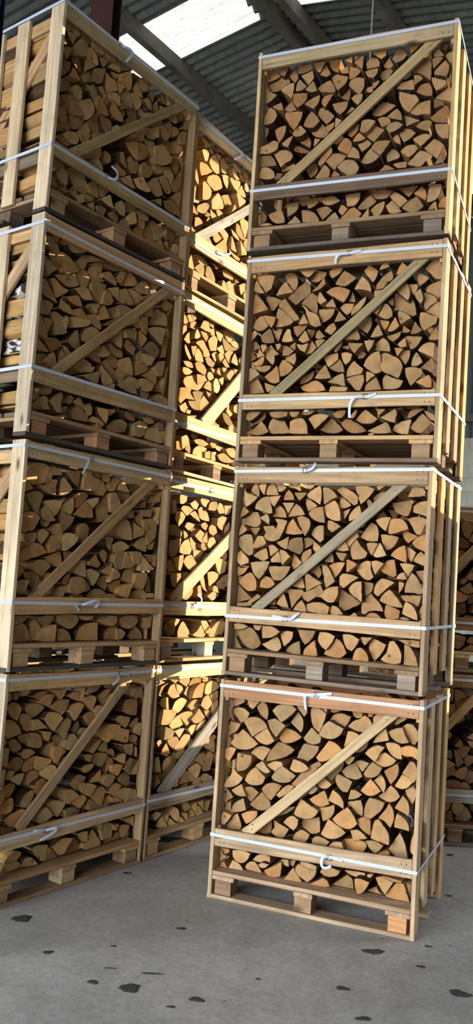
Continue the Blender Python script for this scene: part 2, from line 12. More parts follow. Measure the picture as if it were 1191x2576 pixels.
'L4': '*81 1002 552 1050 565 1066 594 1066 640 1066 692 1049 718 1015 643 988 571;*53 809 661 839 647 885 660 934 696 937 722 885 756 848 763 804 741;*94 1033 813 1066 831 1066 888 1036 892 967 853 952 782;*76 280 600 330 595 377 619 391 673 367 707 344 726 311 670 278 622;*76 858 238 881 194 908 209 940 239 946 283 897 296 849 309 818 279;*94 60 722 85 702 128 726 162 763 176 801 163 828 119 800 102 793 62 775;74 939 421 1000 410 1034 429 1066 460 1039 490 990 494 922 456;*60 124 665 138 628 169 610 214 626 250 652 227 675 197 689 156 712 124 702;*51 230 659 263 627 296 678 300 726 277 756 232 728 188 693;*66 820 458 855 450 899 477 889 506 868 538 841 567 811 529 780 498;*80 250 249 285 235 323 245 335 265 316 302 293 330 237 318 207 290;*85 720 552 739 537 773 536 815 568 844 611 785 624 751 624 722 586;76 904 532 942 511 982 525 985 552 956 589 917 617 863 572;*88 621 530 655 515 697 534 718 593 699 608 654 619 619 586;*58 379 630 412 608 447 657 450 714 408 719 350 697;77 792 179 834 163 884 175 861 223 832 269 799 255 771 211;78 678 653 695 608 731 630 761 661 767 705 721 715 666 704;62 683 436 727 432 782 445 792 461 754 493 728 522 656 473;*51 442 731 483 733 529 749 520 780 486 794 452 815 421 814 413 755;73 1036 497 1066 464 1066 499 1066 553 1066 569 1041 555 998 514;*67 152 950 190 956 231 976 236 1018 218 1045 192 1060 163 1020 136 970;62 1027 862 1066 877 1066 914 1066 938 1066 961 1029 944 998 899;75 596 628 630 612 671 596 691 610 674 658 663 701 571 655;*84 172 573 185 543 221 561 256 587 272 618 273 652 222 633 154 602;50 828 810 865 791 896 828 927 868 902 877 853 890 814 870;84 961 614 990 569 1007 635 1002 668 980 700 895 659;65 507 875 536 858 584 860 587 878 582 923 555 965 526 941 498 902;79 1064 729 1066 692 1066 733 1066 779 1066 798 1043 797;*51 341 717 372 711 416 729 397 762 373 788 340 813 324 778 310 728;80 766 729 783 688 813 678 827 709 828 743 811 785 783 779 718 755;*56 220 508 252 486 278 510 298 547 288 587 266 607 241 571 204 522;73 977 679 1005 654 1024 692 1038 733 1027 771 945 740;56 490 982 525 962 553 949 565 984 564 1032 555 1067 486 1012;64 301 907 286 865 325 867 353 890 363 935 372 983 296 944;59 634 1023 659 1000 700 1031 712 1074 674 1100 624 1058;69 340 258 381 253 415 257 406 295 391 334 352 324 317 285;93 601 820 635 813 661 827 665 886 647 897 569 860;62 389 910 415 869 473 909 465 928 447 950 410 953 377 966;58 979 235 1037 254 1046 279 1007 305 949 289 942 245;53 58 546 97 533 136 553 118 585 105 615 35 589;85 331 456 370 463 407 493 401 544 345 509 291 467;65 587 918 606 896 636 879 659 916 660 949 619 968 582 960;50 136 457 166 445 202 460 217 490 195 516 158 512 107 472;79 501 183 532 181 580 178 580 217 554 257 517 221 478 197;50 260 1049 291 1037 332 1037 345 1053 334 1097 274 1096 252 1075;71 717 776 753 762 802 782 792 814 755 837 712 815;85 282 818 306 785 328 766 347 815 343 844 315 868 288 845 259 844;57 540 237 563 223 605 226 599 278 564 303 509 239;67 843 1023 889 1043 883 1087 857 1100 814 1074 813 1036;80 611 288 635 263 696 301 715 326 638 332 607 318;50 99 233 128 217 157 208 168 235 158 275 137 295 86 263;67 571 418 614 414 674 417 648 446 627 484 558 436;67 443 1013 485 1020 479 1065 459 1097 428 1051 392 1007;56 236 976 267 959 302 956 298 989 286 1012 258 1035 230 1026;91 151 907 180 901 211 881 234 894 220 932 202 960 139 923;67 493 1041 574 1087 527 1100 480 1100;68 537 526 560 513 598 507 571 598 531 578;58 173 1061 199 1047 229 1041 256 1065 244 1081 213 1093 182 1100 155 1096;67 47 190 74 181 119 187 107 211 86 237 65 257 40 245;93 548 477 582 461 622 488 585 519 552 531 523 509;60 173 729 204 708 225 734 214 782 176 780 142 749;52 1042 166 1066 166 1066 209 1034 230 1004 177;52 1041 952 1066 969 1066 1039 1023 994 1010 953;71 96 486 149 506 169 538 161 564 82 524;76 88 292 116 283 159 311 157 325 100 342 58 314;50 350 1055 382 1043 423 1047 419 1080 385 1100 345 1092;51 866 880 903 873 927 869 920 924 894 940 852 898;59 932 856 960 874 1004 918 976 938 930 923;50 656 198 691 221 688 252 672 285 648 259 620 231;51 457 229 499 224 479 301 414 249;54 38 764 69 774 102 804 78 816 52 838 27 854;76 742 166 786 172 771 202 739 238 700 190;55 89 1069 111 1045 130 1038 163 1043 156 1065 134 1089 107 1100 94 1100;50 906 942 953 949 962 971 945 1013 880 954;51 726 260 781 267 784 293 753 312 698 304;67 223 182 266 175 269 195 235 240 216 238 192 198;84 230 836 258 844 292 886 278 924 234 884;50 698 925 739 917 726 972 702 984 661 954;54 452 832 490 821 484 873 456 885 408 859;75 416 301 435 271 462 298 484 331 447 338 407 335;61 627 963 670 970 644 1004 617 1039 590 991;66 760 933 819 968 790 1019 755 976;53 79 421 116 417 152 421 159 439 120 457 83 456 59 433;79 875 774 922 781 942 816 927 842 871 806;59 43 1020 70 1022 105 1043 102 1071 81 1089 40 1048;70 638 163 670 168 644 205 619 226 583 179;70 226 920 225 882 247 906 295 953 259 963 230 961;79 343 1007 361 985 383 1014 404 1050 358 1054 330 1030;66 91 827 116 815 130 850 130 887 104 876 64 864;54 72 895 93 873 111 918 122 950 94 948 51 916;88 852 623 883 613 910 634 864 671 828 678;56 800 798 823 801 824 843 815 871 762 828;57 739 210 761 211 767 254 742 276 702 243;62 744 977 759 1001 771 1037 740 1057 720 1038 717 1012;65 982 187 1008 172 1017 193 1035 242 965 222;52 147 802 185 804 166 843 144 864 129 833 115 799;65 913 168 960 170 930 224 877 178;73 428 477 459 476 476 507 463 532 426 538;57 467 912 485 890 498 917 519 956 493 958 452 943;57 399 174 450 165 461 208 425 208 386 199;68 685 735 709 727 715 767 711 797 650 750;59 101 996 131 983 148 1042 115 1038 79 1024;57 978 1007 993 989 1031 1034 1022 1055 963 1033;69 654 866 678 846 708 878 676 910 645 893;70 380 430 422 418 419 440 385 474 339 441;61 317 550 345 564 400 607 389 617 332 588 305 567;78 351 847 395 824 414 834 390 860 367 886 339 863;55 887 1035 920 1061 929 1091 868 1092;81 50 972 69 962 105 975 72 1016 45 1014;93 610 1100 646 1085 696 1100 663 1100 608 1100;80 422 787 440 809 441 841 405 841 380 832;85 444 987 471 978 484 1001 501 1035 430 1011;74 51 615 107 641 82 661 52 681;79 329 194 383 233 372 243 313 240;52 448 645 516 687 482 709 454 679;83 141 200 188 192 204 214 174 230 138 228;63 110 650 141 626 131 669 118 699 80 671;51 833 404 886 402 880 449 820 415;93 617 788 624 816 591 815 556 749;57 340 164 375 164 373 216 319 177;51 267 161 294 180 280 219 244 195;53 508 813 552 848 524 857 487 853;53 1025 404 1062 403 1056 451 1012 415;88 67 476 85 478 88 524 60 531;56 712 872 763 919 730 910 687 888;85 547 796 561 811 558 841 517 820;62 832 882 865 903 828 914 808 887;60 45 862 76 873 51 892 31 902;67 831 983 880 1017 822 1004',
'M1': '*89 633 448 658 413 734 409 745 510 686 543 647 509;*85 224 479 286 434 320 478 354 522 301 565 244 554 219 527;55 433 906 558 903 558 998 486 990 439 949;*50 121 698 179 674 254 684 269 718 209 742 133 756 97 747;92 349 815 387 836 432 882 420 896 358 912 301 892 278 845;60 295 600 356 580 412 611 439 644 445 675 383 687 338 649;71 600 911 673 932 737 954 723 981 654 1004 592 982 586 938;61 475 424 521 380 560 400 574 460 529 491 450 464;89 297 722 356 723 413 742 346 809 308 794 255 750;53 586 819 657 858 607 919 555 904 519 856;88 210 803 187 757 254 757 289 784 323 830 224 850;77 375 777 431 729 458 758 485 793 451 821 380 820 342 805;56 473 747 535 748 584 775 514 837 486 808 439 775;62 441 380 522 380 498 415 432 454 394 435 371 378;57 236 919 303 926 279 971 246 1009 208 999 185 952;58 643 559 696 572 688 643 623 644 598 583;84 503 803 540 838 556 887 483 886 436 852;91 142 939 210 923 224 970 238 1018 137 987;68 337 171 386 142 402 170 387 219 347 242 296 212;95 652 343 740 330 734 382 668 398 616 386;80 135 480 210 470 180 568 135 562;58 196 142 250 142 274 142 213 212 180 190 167 159;92 471 892 483 967 421 977 375 936;78 572 483 618 452 637 474 640 537 588 531 529 501;53 245 625 285 608 319 652 307 678 258 683 212 664;65 473 665 511 692 528 728 444 736 406 715;67 125 766 162 768 185 808 199 854 142 859 127 824;53 132 873 200 856 192 929 126 927 101 899;59 181 584 221 567 257 586 211 651 185 630 152 593;84 483 980 544 989 540 1028 457 1026 431 983;68 678 855 729 890 724 936 639 909;91 740 142 751 211 709 218 685 162;65 377 982 404 1012 401 1037 311 1035 303 1017;74 596 142 636 142 674 144 607 203 595 142;50 348 534 402 589 362 587 295 577 308 546;92 478 186 543 198 510 239 471 246 454 225;90 239 404 294 426 251 462 187 447;85 182 603 210 612 223 658 166 670 149 654;88 597 142 549 187 519 142;50 661 794 710 842 706 881 644 847;55 267 972 299 939 336 967 324 987 253 1009;67 345 666 388 716 378 724 290 714;66 597 785 632 756 669 817 584 811;93 597 998 683 1007 681 1026 562 1026;84 586 158 605 166 598 226 541 212;58 502 694 583 724 600 760 519 730;57 292 142 347 142 355 142 295 186 281 149;52 138 199 163 205 195 233 149 252 117 235;52 121 394 173 421 121 475;94 175 1009 231 1018 230 1030 144 1034 139 999;90 672 165 676 224 616 222;61 455 142 475 142 477 181 439 188;71 385 362 369 413 316 366;57 440 602 478 622 465 648 417 629;65 701 996 736 981 731 1027 677 1017;56 270 163 282 216 230 203;51 687 664 692 715 642 681;64 532 490 489 508 452 476;50 247 1010 273 1033 196 1037;54 437 142 404 173 398 142;61 442 355 459 377 401 361',
'M2': '*54 95 656 129 633 189 662 222 743 220 762 96 733;57 619 147 663 142 705 159 746 183 739 245 672 245 633 208 607 160;*93 361 142 431 142 427 171 393 206 349 242 330 236 297 183 302 142;52 628 596 669 556 730 573 734 643 645 659 598 642;55 233 665 321 665 340 699 299 762 246 745 189 675;56 151 467 208 437 255 497 249 542 123 530;54 297 584 355 561 408 597 369 635 332 665 278 649 260 615;90 444 909 480 899 551 899 548 927 520 965 458 986 426 962;60 634 859 672 849 704 901 724 938 673 947 613 927 607 878;70 569 509 586 469 664 527 673 555 609 573 551 563;58 108 772 161 770 215 768 223 795 198 819 153 840 101 835;66 159 873 206 833 246 869 263 910 195 929 154 918;53 176 584 233 555 249 601 253 660 149 634;95 423 650 474 606 522 697 462 707 407 689;80 710 466 785 461 774 560 750 545 681 500;67 487 142 549 142 568 159 519 220 482 184 424 155;89 359 740 399 689 464 727 412 771 355 779;55 508 738 547 714 615 754 561 797 515 780;57 147 176 168 153 204 164 209 210 167 244 131 233 126 199;62 422 759 458 748 474 810 425 833 373 788;65 578 972 610 1017 595 1036 524 1021 495 969;78 206 976 249 982 292 1000 299 1034 200 1028 182 1000;58 264 904 294 927 335 965 290 966 224 965 205 944;88 529 453 591 434 564 460 542 548 488 505;68 629 381 698 417 646 444 554 407;79 452 999 501 984 522 1014 530 1042 447 1046 426 1023;80 651 959 712 972 694 1020 655 1036 623 991;74 718 959 767 971 786 1030 698 1020;52 105 548 178 552 127 626 88 605;51 200 210 255 233 271 256 176 256 121 245;63 299 381 343 382 383 423 379 462 306 420;74 540 207 575 171 614 207 588 244 525 244;75 550 824 588 806 622 830 605 870 567 880 546 858;67 445 720 482 702 540 713 486 770 443 740;58 698 816 757 856 750 913 726 903 693 865;89 688 765 732 811 728 846 645 811;51 303 961 349 953 379 990 342 1013 278 985;94 404 797 455 849 419 866 354 833;51 345 893 392 877 375 923 350 947 286 920;79 315 816 357 833 388 863 308 869 279 839;69 128 903 169 920 161 991 119 986;63 454 398 499 412 468 479 435 464;57 427 847 476 831 507 868 470 885 414 866;60 708 648 744 665 752 707 679 688;60 125 377 166 384 203 430 121 415;54 504 752 484 825 445 761;61 612 443 686 431 657 472 620 478;57 299 499 350 541 304 552 276 511;70 275 760 317 783 281 806 247 810;55 604 160 609 208 549 172;87 664 218 703 255 628 249',
'M3': '*50 90 464 122 446 176 492 236 497 281 507 249 517 216 535 227 572 81 538;*58 295 502 212 483 230 461 271 444 348 452 354 533 381 574 349 576 257 554;*68 194 566 254 571 331 581 403 651 312 611 278 630 259 660 171 621 160 592;63 440 155 448 189 492 223 383 230 306 191 299 158;62 412 895 431 869 504 889 508 922 519 971 483 988 436 965 399 927;68 311 867 362 846 374 813 445 833 443 850 389 889 353 914 307 901 263 875;56 495 610 537 610 578 629 590 668 543 703 509 703 481 660;84 648 930 734 954 821 988 748 982 693 995 619 1016 613 991;86 644 1046 685 1011 721 1008 743 1047 754 1100 624 1068;92 501 568 537 544 601 581 603 628 495 612 446 609;56 635 174 713 166 816 189 761 201 680 228 606 203;58 284 709 334 695 383 690 394 729 358 755 293 764 265 739;71 331 616 393 640 439 660 418 700 307 681;65 375 454 421 468 464 522 393 560 367 518;76 289 764 320 768 383 781 361 828 317 856 296 837 278 788;50 366 979 430 989 386 1012 365 1050 310 1033 285 981;50 722 236 778 211 830 226 795 289 706 260;90 632 241 734 252 783 274 678 283 577 279;50 177 168 208 186 246 243 210 262 146 238;56 663 446 737 424 770 449 675 494 622 493;62 448 608 497 611 511 632 493 646 440 669 409 652 382 610;52 654 739 699 732 739 770 743 808 699 806 634 753;82 441 778 508 778 537 813 502 822 450 835 404 813;70 756 869 830 870 787 915 747 942 731 919 720 869;81 684 879 722 861 735 902 738 950 677 934 653 908;74 161 413 207 406 247 457 228 488 144 435;90 563 986 599 978 627 1032 573 1044 523 1030;66 278 351 339 363 333 414 242 395;52 137 765 178 737 206 758 169 808 136 833 124 804;53 115 648 146 639 205 654 247 682 155 684 112 673;76 366 240 461 238 507 259 409 274 341 255;93 762 996 853 1003 851 1021 792 1043 723 1013;67 270 159 304 165 270 248 223 176;89 218 860 247 873 228 898 209 932 181 910 156 868;76 556 161 618 165 610 224 549 213;74 170 707 216 701 292 721 242 743 152 728;87 280 970 333 991 273 1021 229 1003 233 969;91 515 844 551 826 565 848 567 900 526 888 487 864;59 114 157 190 164 161 216 108 206;56 83 947 127 956 162 980 120 1010 83 1007;71 373 929 398 919 411 949 415 986 383 977 319 971;57 453 157 526 163 507 212 437 194;79 589 900 642 900 620 936 599 958 536 913;65 631 813 700 826 661 853 632 873 593 835;57 412 688 448 670 494 700 474 722 432 729 409 714;78 811 543 868 536 858 610 807 580;74 572 849 599 838 637 885 583 898 551 880;66 286 912 323 936 278 972 251 938 240 899;72 615 685 651 675 633 745 569 710;53 210 802 229 773 249 804 259 851 199 834;56 672 512 728 487 761 512 685 543;50 393 1023 435 1018 437 1068 372 1061;65 232 1011 253 1035 248 1069 174 1045;78 150 909 170 932 151 961 123 944 124 875;62 171 983 222 1007 172 1035 143 1018;50 416 967 456 979 443 1020 395 1005;77 637 783 665 771 676 821 617 805;74 558 749 610 748 578 795 548 760;88 242 414 288 415 300 443 254 442;51 754 783 785 828 731 824;86 349 1040 358 1092 312 1073;90 525 746 557 763 538 777 496 775',
'M4': '*55 276 779 329 780 380 810 424 842 401 859 372 877 331 878 292 864 243 838 207 810 204 782;*58 178 706 184 655 252 684 293 726 296 758 254 778 207 784 171 764;93 416 984 433 956 487 973 547 1005 543 1036 533 1063 503 1073 479 1038 463 1054 434 1065 404 1019;93 483 775 515 741 545 729 570 756 593 806 602 851 559 848 504 832 458 805;55 295 672 305 645 395 679 427 697 432 715 387 750 344 767 321 737 286 691;84 589 189 640 187 708 191 712 230 682 268 614 263 559 235;54 683 633 725 600 739 672 747 724 673 719 618 688;79 307 923 363 913 388 929 369 975 358 1010 335 1030 285 998 271 953;53 586 820 613 775 649 782 694 842 698 868 639 867 580 870 560 857;92 122 673 140 628 191 627 213 659 199 668 194 704 189 752 123 722;93 392 188 454 195 452 218 399 254 350 273 320 262 327 210;84 185 852 215 819 255 861 310 905 276 909 248 920 209 917 172 907;67 516 921 540 900 593 886 623 936 632 981 605 969 548 959 499 945;60 593 606 624 594 684 585 734 597 693 630 630 662 587 660;80 494 515 540 477 550 513 544 566 472 577 421 541;75 457 421 526 423 520 469 487 511 450 473 401 431;51 135 557 173 558 222 575 238 601 253 641 220 646 172 618 137 588;91 182 471 222 456 257 493 245 534 199 546 163 531;62 585 459 641 476 625 490 590 541 559 561 543 459;61 496 256 545 255 603 261 590 299 490 305 476 286;81 450 886 495 866 504 910 506 951 484 957 417 931;60 141 1039 181 1028 220 1025 244 1044 247 1077 181 1082 126 1055;92 243 261 319 271 364 278 314 305 253 309 201 299;91 392 469 420 460 483 512 481 527 425 537 376 494;52 212 173 258 171 252 223 219 242 191 223 151 186;50 668 464 739 491 737 514 689 537 649 562;62 652 883 703 893 676 926 636 950 617 925 586 879;63 548 1031 577 1029 635 1035 634 1047 601 1072 542 1077 503 1043;88 344 605 375 575 437 628 366 646 325 652;51 687 217 707 191 738 225 747 295 674 251;79 395 640 437 627 488 671 458 683 417 685 378 665;55 171 938 193 918 217 930 225 979 203 992 166 982 142 966;60 107 163 149 178 137 217 124 265 76 178;56 514 974 545 956 601 973 569 991 551 1023 523 1018 503 1009;55 337 1049 378 1045 417 1064 413 1100 345 1096;53 661 934 691 927 734 950 700 984 669 991 651 954;92 757 1026 788 1023 791 1058 786 1100 750 1082 724 1045;51 526 698 592 741 590 757 545 778 511 699;56 87 755 107 742 139 734 136 762 120 793 98 820 76 788;84 589 189 568 229 525 242 507 189;95 333 559 385 576 353 618 329 600 287 560;59 438 1059 481 1055 520 1082 503 1100 448 1096;61 572 566 616 559 660 560 627 588 583 595 539 601;76 306 1063 334 1053 361 1062 364 1091 341 1100 297 1082;61 593 422 670 422 676 443 607 446 548 452;62 97 536 153 537 157 561 130 572 90 593;64 635 253 692 278 689 296 619 309;50 275 394 327 406 283 439 222 404;54 76 414 114 400 150 414 111 428 64 461;75 637 994 668 983 678 1021 647 1031 611 1027;67 339 1014 362 997 383 1043 357 1038 323 1034;66 405 271 436 282 386 300 355 298;89 307 594 331 616 297 625 274 592;83 281 1020 307 1021 306 1033 277 1050 258 1044;63 189 1003 219 1025 192 1027 174 1022',
'R1': '*61 89 776 129 771 174 781 212 811 170 843 122 879 58 799;*51 180 845 217 875 266 901 253 926 212 952 161 947 129 923;*115 946 142 976 142 1012 142 1041 142 1024 183 1007 223 972 222 953 200 920 151;*61 653 477 691 458 733 454 763 473 773 489 744 534 717 559 677 529 642 490;*115 309 737 369 765 395 794 349 820 309 830 253 741 254 720;*61 445 476 473 470 516 471 552 491 566 518 533 533 500 549 467 564 453 532 434 485;*65 555 765 582 768 633 799 674 839 635 869 602 876 538 783;*66 893 414 934 406 937 435 931 467 904 502 882 528 862 520 849 475 841 425;*101 464 738 490 756 531 802 540 833 458 839 443 812 419 753;*97 162 588 202 588 241 603 255 636 213 667 195 685 157 654 132 605;*146 665 142 707 142 749 142 747 151 740 189 712 205 662 162 632 142;*51 318 963 342 940 384 975 420 1015 397 1033 358 1039 314 1025 288 996;*57 594 886 631 890 661 913 675 945 637 961 599 977 578 960 550 901;*124 948 350 979 336 1019 342 1012 384 1000 425 978 466 950 418 922 370;*61 501 976 514 937 548 910 567 958 580 1010 540 1036 508 1038 497 1027;*55 612 398 644 393 690 410 715 433 698 450 661 469 623 488 590 410;*62 313 639 353 629 402 640 432 675 398 695 358 716 332 697 301 653;*113 481 395 530 387 567 403 565 437 557 476 510 459 451 446;*76 201 479 230 468 274 474 301 498 293 527 251 567 183 492;*63 837 521 866 545 895 578 904 608 873 618 827 622 808 585 806 531;*124 696 330 738 327 790 335 809 367 803 386 755 394 688 383;*88 26 560 64 561 103 582 124 615 94 632 68 660 59 628 26 577;*62 103 654 148 669 179 709 182 746 102 752 97 663;*99 711 944 749 933 775 935 814 980 797 1008 775 1021 750 998 724 990 689 956;*117 331 827 364 826 402 841 434 865 399 892 342 906 313 846;*95 458 172 486 162 519 148 555 183 563 214 504 219 460 227 446 200;*87 513 142 561 142 598 142 618 142 638 150 626 177 604 188 573 169 532 142;*102 26 827 32 832 71 858 92 897 39 902 26 907;*70 444 619 566 750 549 763 502 732 410 630;*52 227 819 272 814 309 839 266 901 228 876 191 846;*152 832 142 873 142 898 142 902 142 880 148 863 174 838 160 814 142 800 142;*117 164 142 205 142 239 142 260 142 247 162 216 192 183 187 161 163 157 147;*118 619 957 658 936 683 964 697 1001 675 1008 638 1015 601 1001 581 963;*50 273 560 308 534 338 579 363 617 319 627 280 617 254 588;*111 65 334 116 342 127 359 118 394 104 428 66 397 26 338;*113 689 698 716 692 747 691 773 709 755 741 732 774 701 760 666 725;*114 86 900 119 925 134 958 103 981 62 983 26 963;*51 284 893 314 860 334 888 365 927 307 957 264 942;*100 879 617 910 606 951 617 975 644 953 675 927 692 893 653 863 629;*80 301 146 330 142 372 152 376 183 378 228 331 195 283 168;*92 533 542 571 532 613 553 601 581 582 618 546 593 505 563;*100 190 736 231 720 272 787 226 797 187 787 161 753;*96 636 684 649 651 677 625 703 624 726 681 683 700 645 711;*103 320 389 300 361 329 340 368 341 398 390 364 405 335 416 312 428;*85 98 207 116 185 157 181 183 201 198 238 152 246 95 238;*100 990 954 1018 908 1033 900 1052 931 1050 966 1023 1002 993 1004 973 987;*58 935 924 976 909 1016 919 994 950 977 987 933 973 903 955;*66 485 852 523 846 555 860 559 886 536 903 502 930 462 870;*72 819 629 854 638 884 662 857 688 825 713 796 675 776 648;*83 860 784 891 778 936 798 950 819 923 836 892 852 862 834 843 797;*69 907 520 939 491 956 542 949 584 928 610 914 579 876 530;*61 912 862 949 833 984 832 978 855 976 894 955 906 920 907 895 900;*53 1025 751 1041 725 1055 736 1066 781 1046 826 1026 829 989 766;*62 801 721 832 720 867 739 886 776 859 787 833 799 804 761 790 735;*50 430 696 478 703 509 726 470 752 420 761 402 708;*109 714 548 747 528 784 514 787 553 775 596 738 586 702 576;*87 437 142 480 142 490 145 461 175 437 206 412 167 393 142;*85 777 470 815 441 836 434 832 521 795 521 760 496;106 436 892 446 919 443 960 413 998 372 937;*52 915 733 932 701 965 749 973 783 967 812 933 788 899 765;68 210 966 251 939 260 981 252 1017 227 1040 190 1005;*84 987 572 1022 558 1026 592 1019 629 993 655 974 623 951 586;*123 608 661 633 699 658 723 672 760 660 773 615 732 574 687;120 100 430 145 447 124 506 74 473 54 424;*52 980 857 1005 850 1035 854 1066 838 1064 877 1058 895 1013 905 978 891;*78 962 686 988 684 1017 698 1040 730 1020 746 984 756 947 693;116 26 504 26 469 40 485 68 504 48 528 26 545 26 550;*99 584 463 620 483 640 515 638 550 601 535 559 524;*51 851 803 869 844 893 881 857 887 822 868 798 841;*81 775 165 787 142 811 152 830 179 844 210 782 219 767 212;66 26 715 52 698 67 726 87 770 52 777 26 762 26 734;74 150 411 169 389 196 403 227 438 225 463 181 457 137 435;119 140 524 166 491 213 549 171 575 126 563;53 408 418 442 403 462 431 465 461 437 477 411 468 380 434;*93 897 192 924 163 947 205 961 226 905 246 870 235;88 455 342 493 343 508 360 517 386 473 405 442 385 427 353;54 671 564 699 548 696 587 674 618 641 638 618 581;106 609 189 651 196 676 210 686 231 638 238 595 236 576 203;*60 1000 498 1035 493 1029 526 1008 551 972 570 963 540 960 502;117 26 1004 32 979 61 993 100 1013 93 1038 26 1035;69 26 383 31 349 52 373 83 418 36 432 26 422;121 220 192 265 194 299 189 296 229 273 236 229 229 197 198;91 124 142 163 142 138 172 97 185 77 142 78 142;79 613 349 628 370 595 385 557 389 537 372 534 341;106 840 357 861 346 881 364 900 391 853 408 807 401;68 698 866 733 885 757 923 731 935 699 936 682 854;52 916 918 910 942 898 975 859 941 831 893;88 869 671 895 655 904 686 892 719 871 740 837 697;119 221 345 256 340 289 350 298 377 295 417 280 400 253 380 221 355;71 754 401 795 412 825 422 803 443 772 457 736 447;109 1013 638 1035 612 1048 643 1052 677 1035 704 996 675;65 303 688 321 680 357 715 350 735 311 735 268 710;62 233 675 267 664 294 678 270 700 246 728 203 697;90 83 532 113 521 152 526 133 554 120 584 65 545;60 353 554 406 591 431 624 392 625 330 566;89 26 165 35 176 62 196 38 207 26 231 26 220;74 566 629 603 634 628 658 606 670 579 686 543 647;53 1046 397 1066 382 1066 416 1066 519 1057 484 1045 430;57 149 1002 173 989 194 1012 215 1040 134 1043;121 26 429 55 418 56 481 26 465 26 434;93 752 601 782 625 745 644 724 642 711 591;124 752 754 769 731 783 753 803 780 787 784 755 790 724 776;86 355 458 403 485 434 515 380 502 343 472 312 442;137 725 214 767 206 809 208 802 232 750 233 698 229;88 479 227 506 221 560 215 564 236 532 245 478 246;72 441 999 459 981 474 1003 466 1038 411 1037;60 667 347 708 353 696 385 654 379 629 356;102 819 980 849 998 883 1037 842 1037 817 1015;88 34 142 67 142 47 173 31 160 26 142;103 763 834 793 862 802 898 751 857 732 825;105 716 1009 733 1001 759 1008 757 1033 704 1038;66 709 768 734 791 743 812 712 813 687 786;148 1023 159 1039 142 1035 214 1010 219;87 935 989 965 1007 994 1030 969 1037 939 1019 935 1004;60 514 595 535 603 555 626 538 643 511 630;91 895 341 931 346 935 366 924 374 875 352;88 257 176 279 175 305 199 266 203 245 189;96 385 210 412 204 405 238 367 232;84 943 235 1003 236 1007 246 902 248;73 543 1025 576 1013 580 1039 520 1038;78 601 1020 617 1017 659 1036 599 1040;99 46 206 73 221 67 235 26 234;124 407 211 425 199 439 236 401 225;107 789 1016 810 1014 815 1034 788 1036;139 819 209 829 211 849 229 818 229',
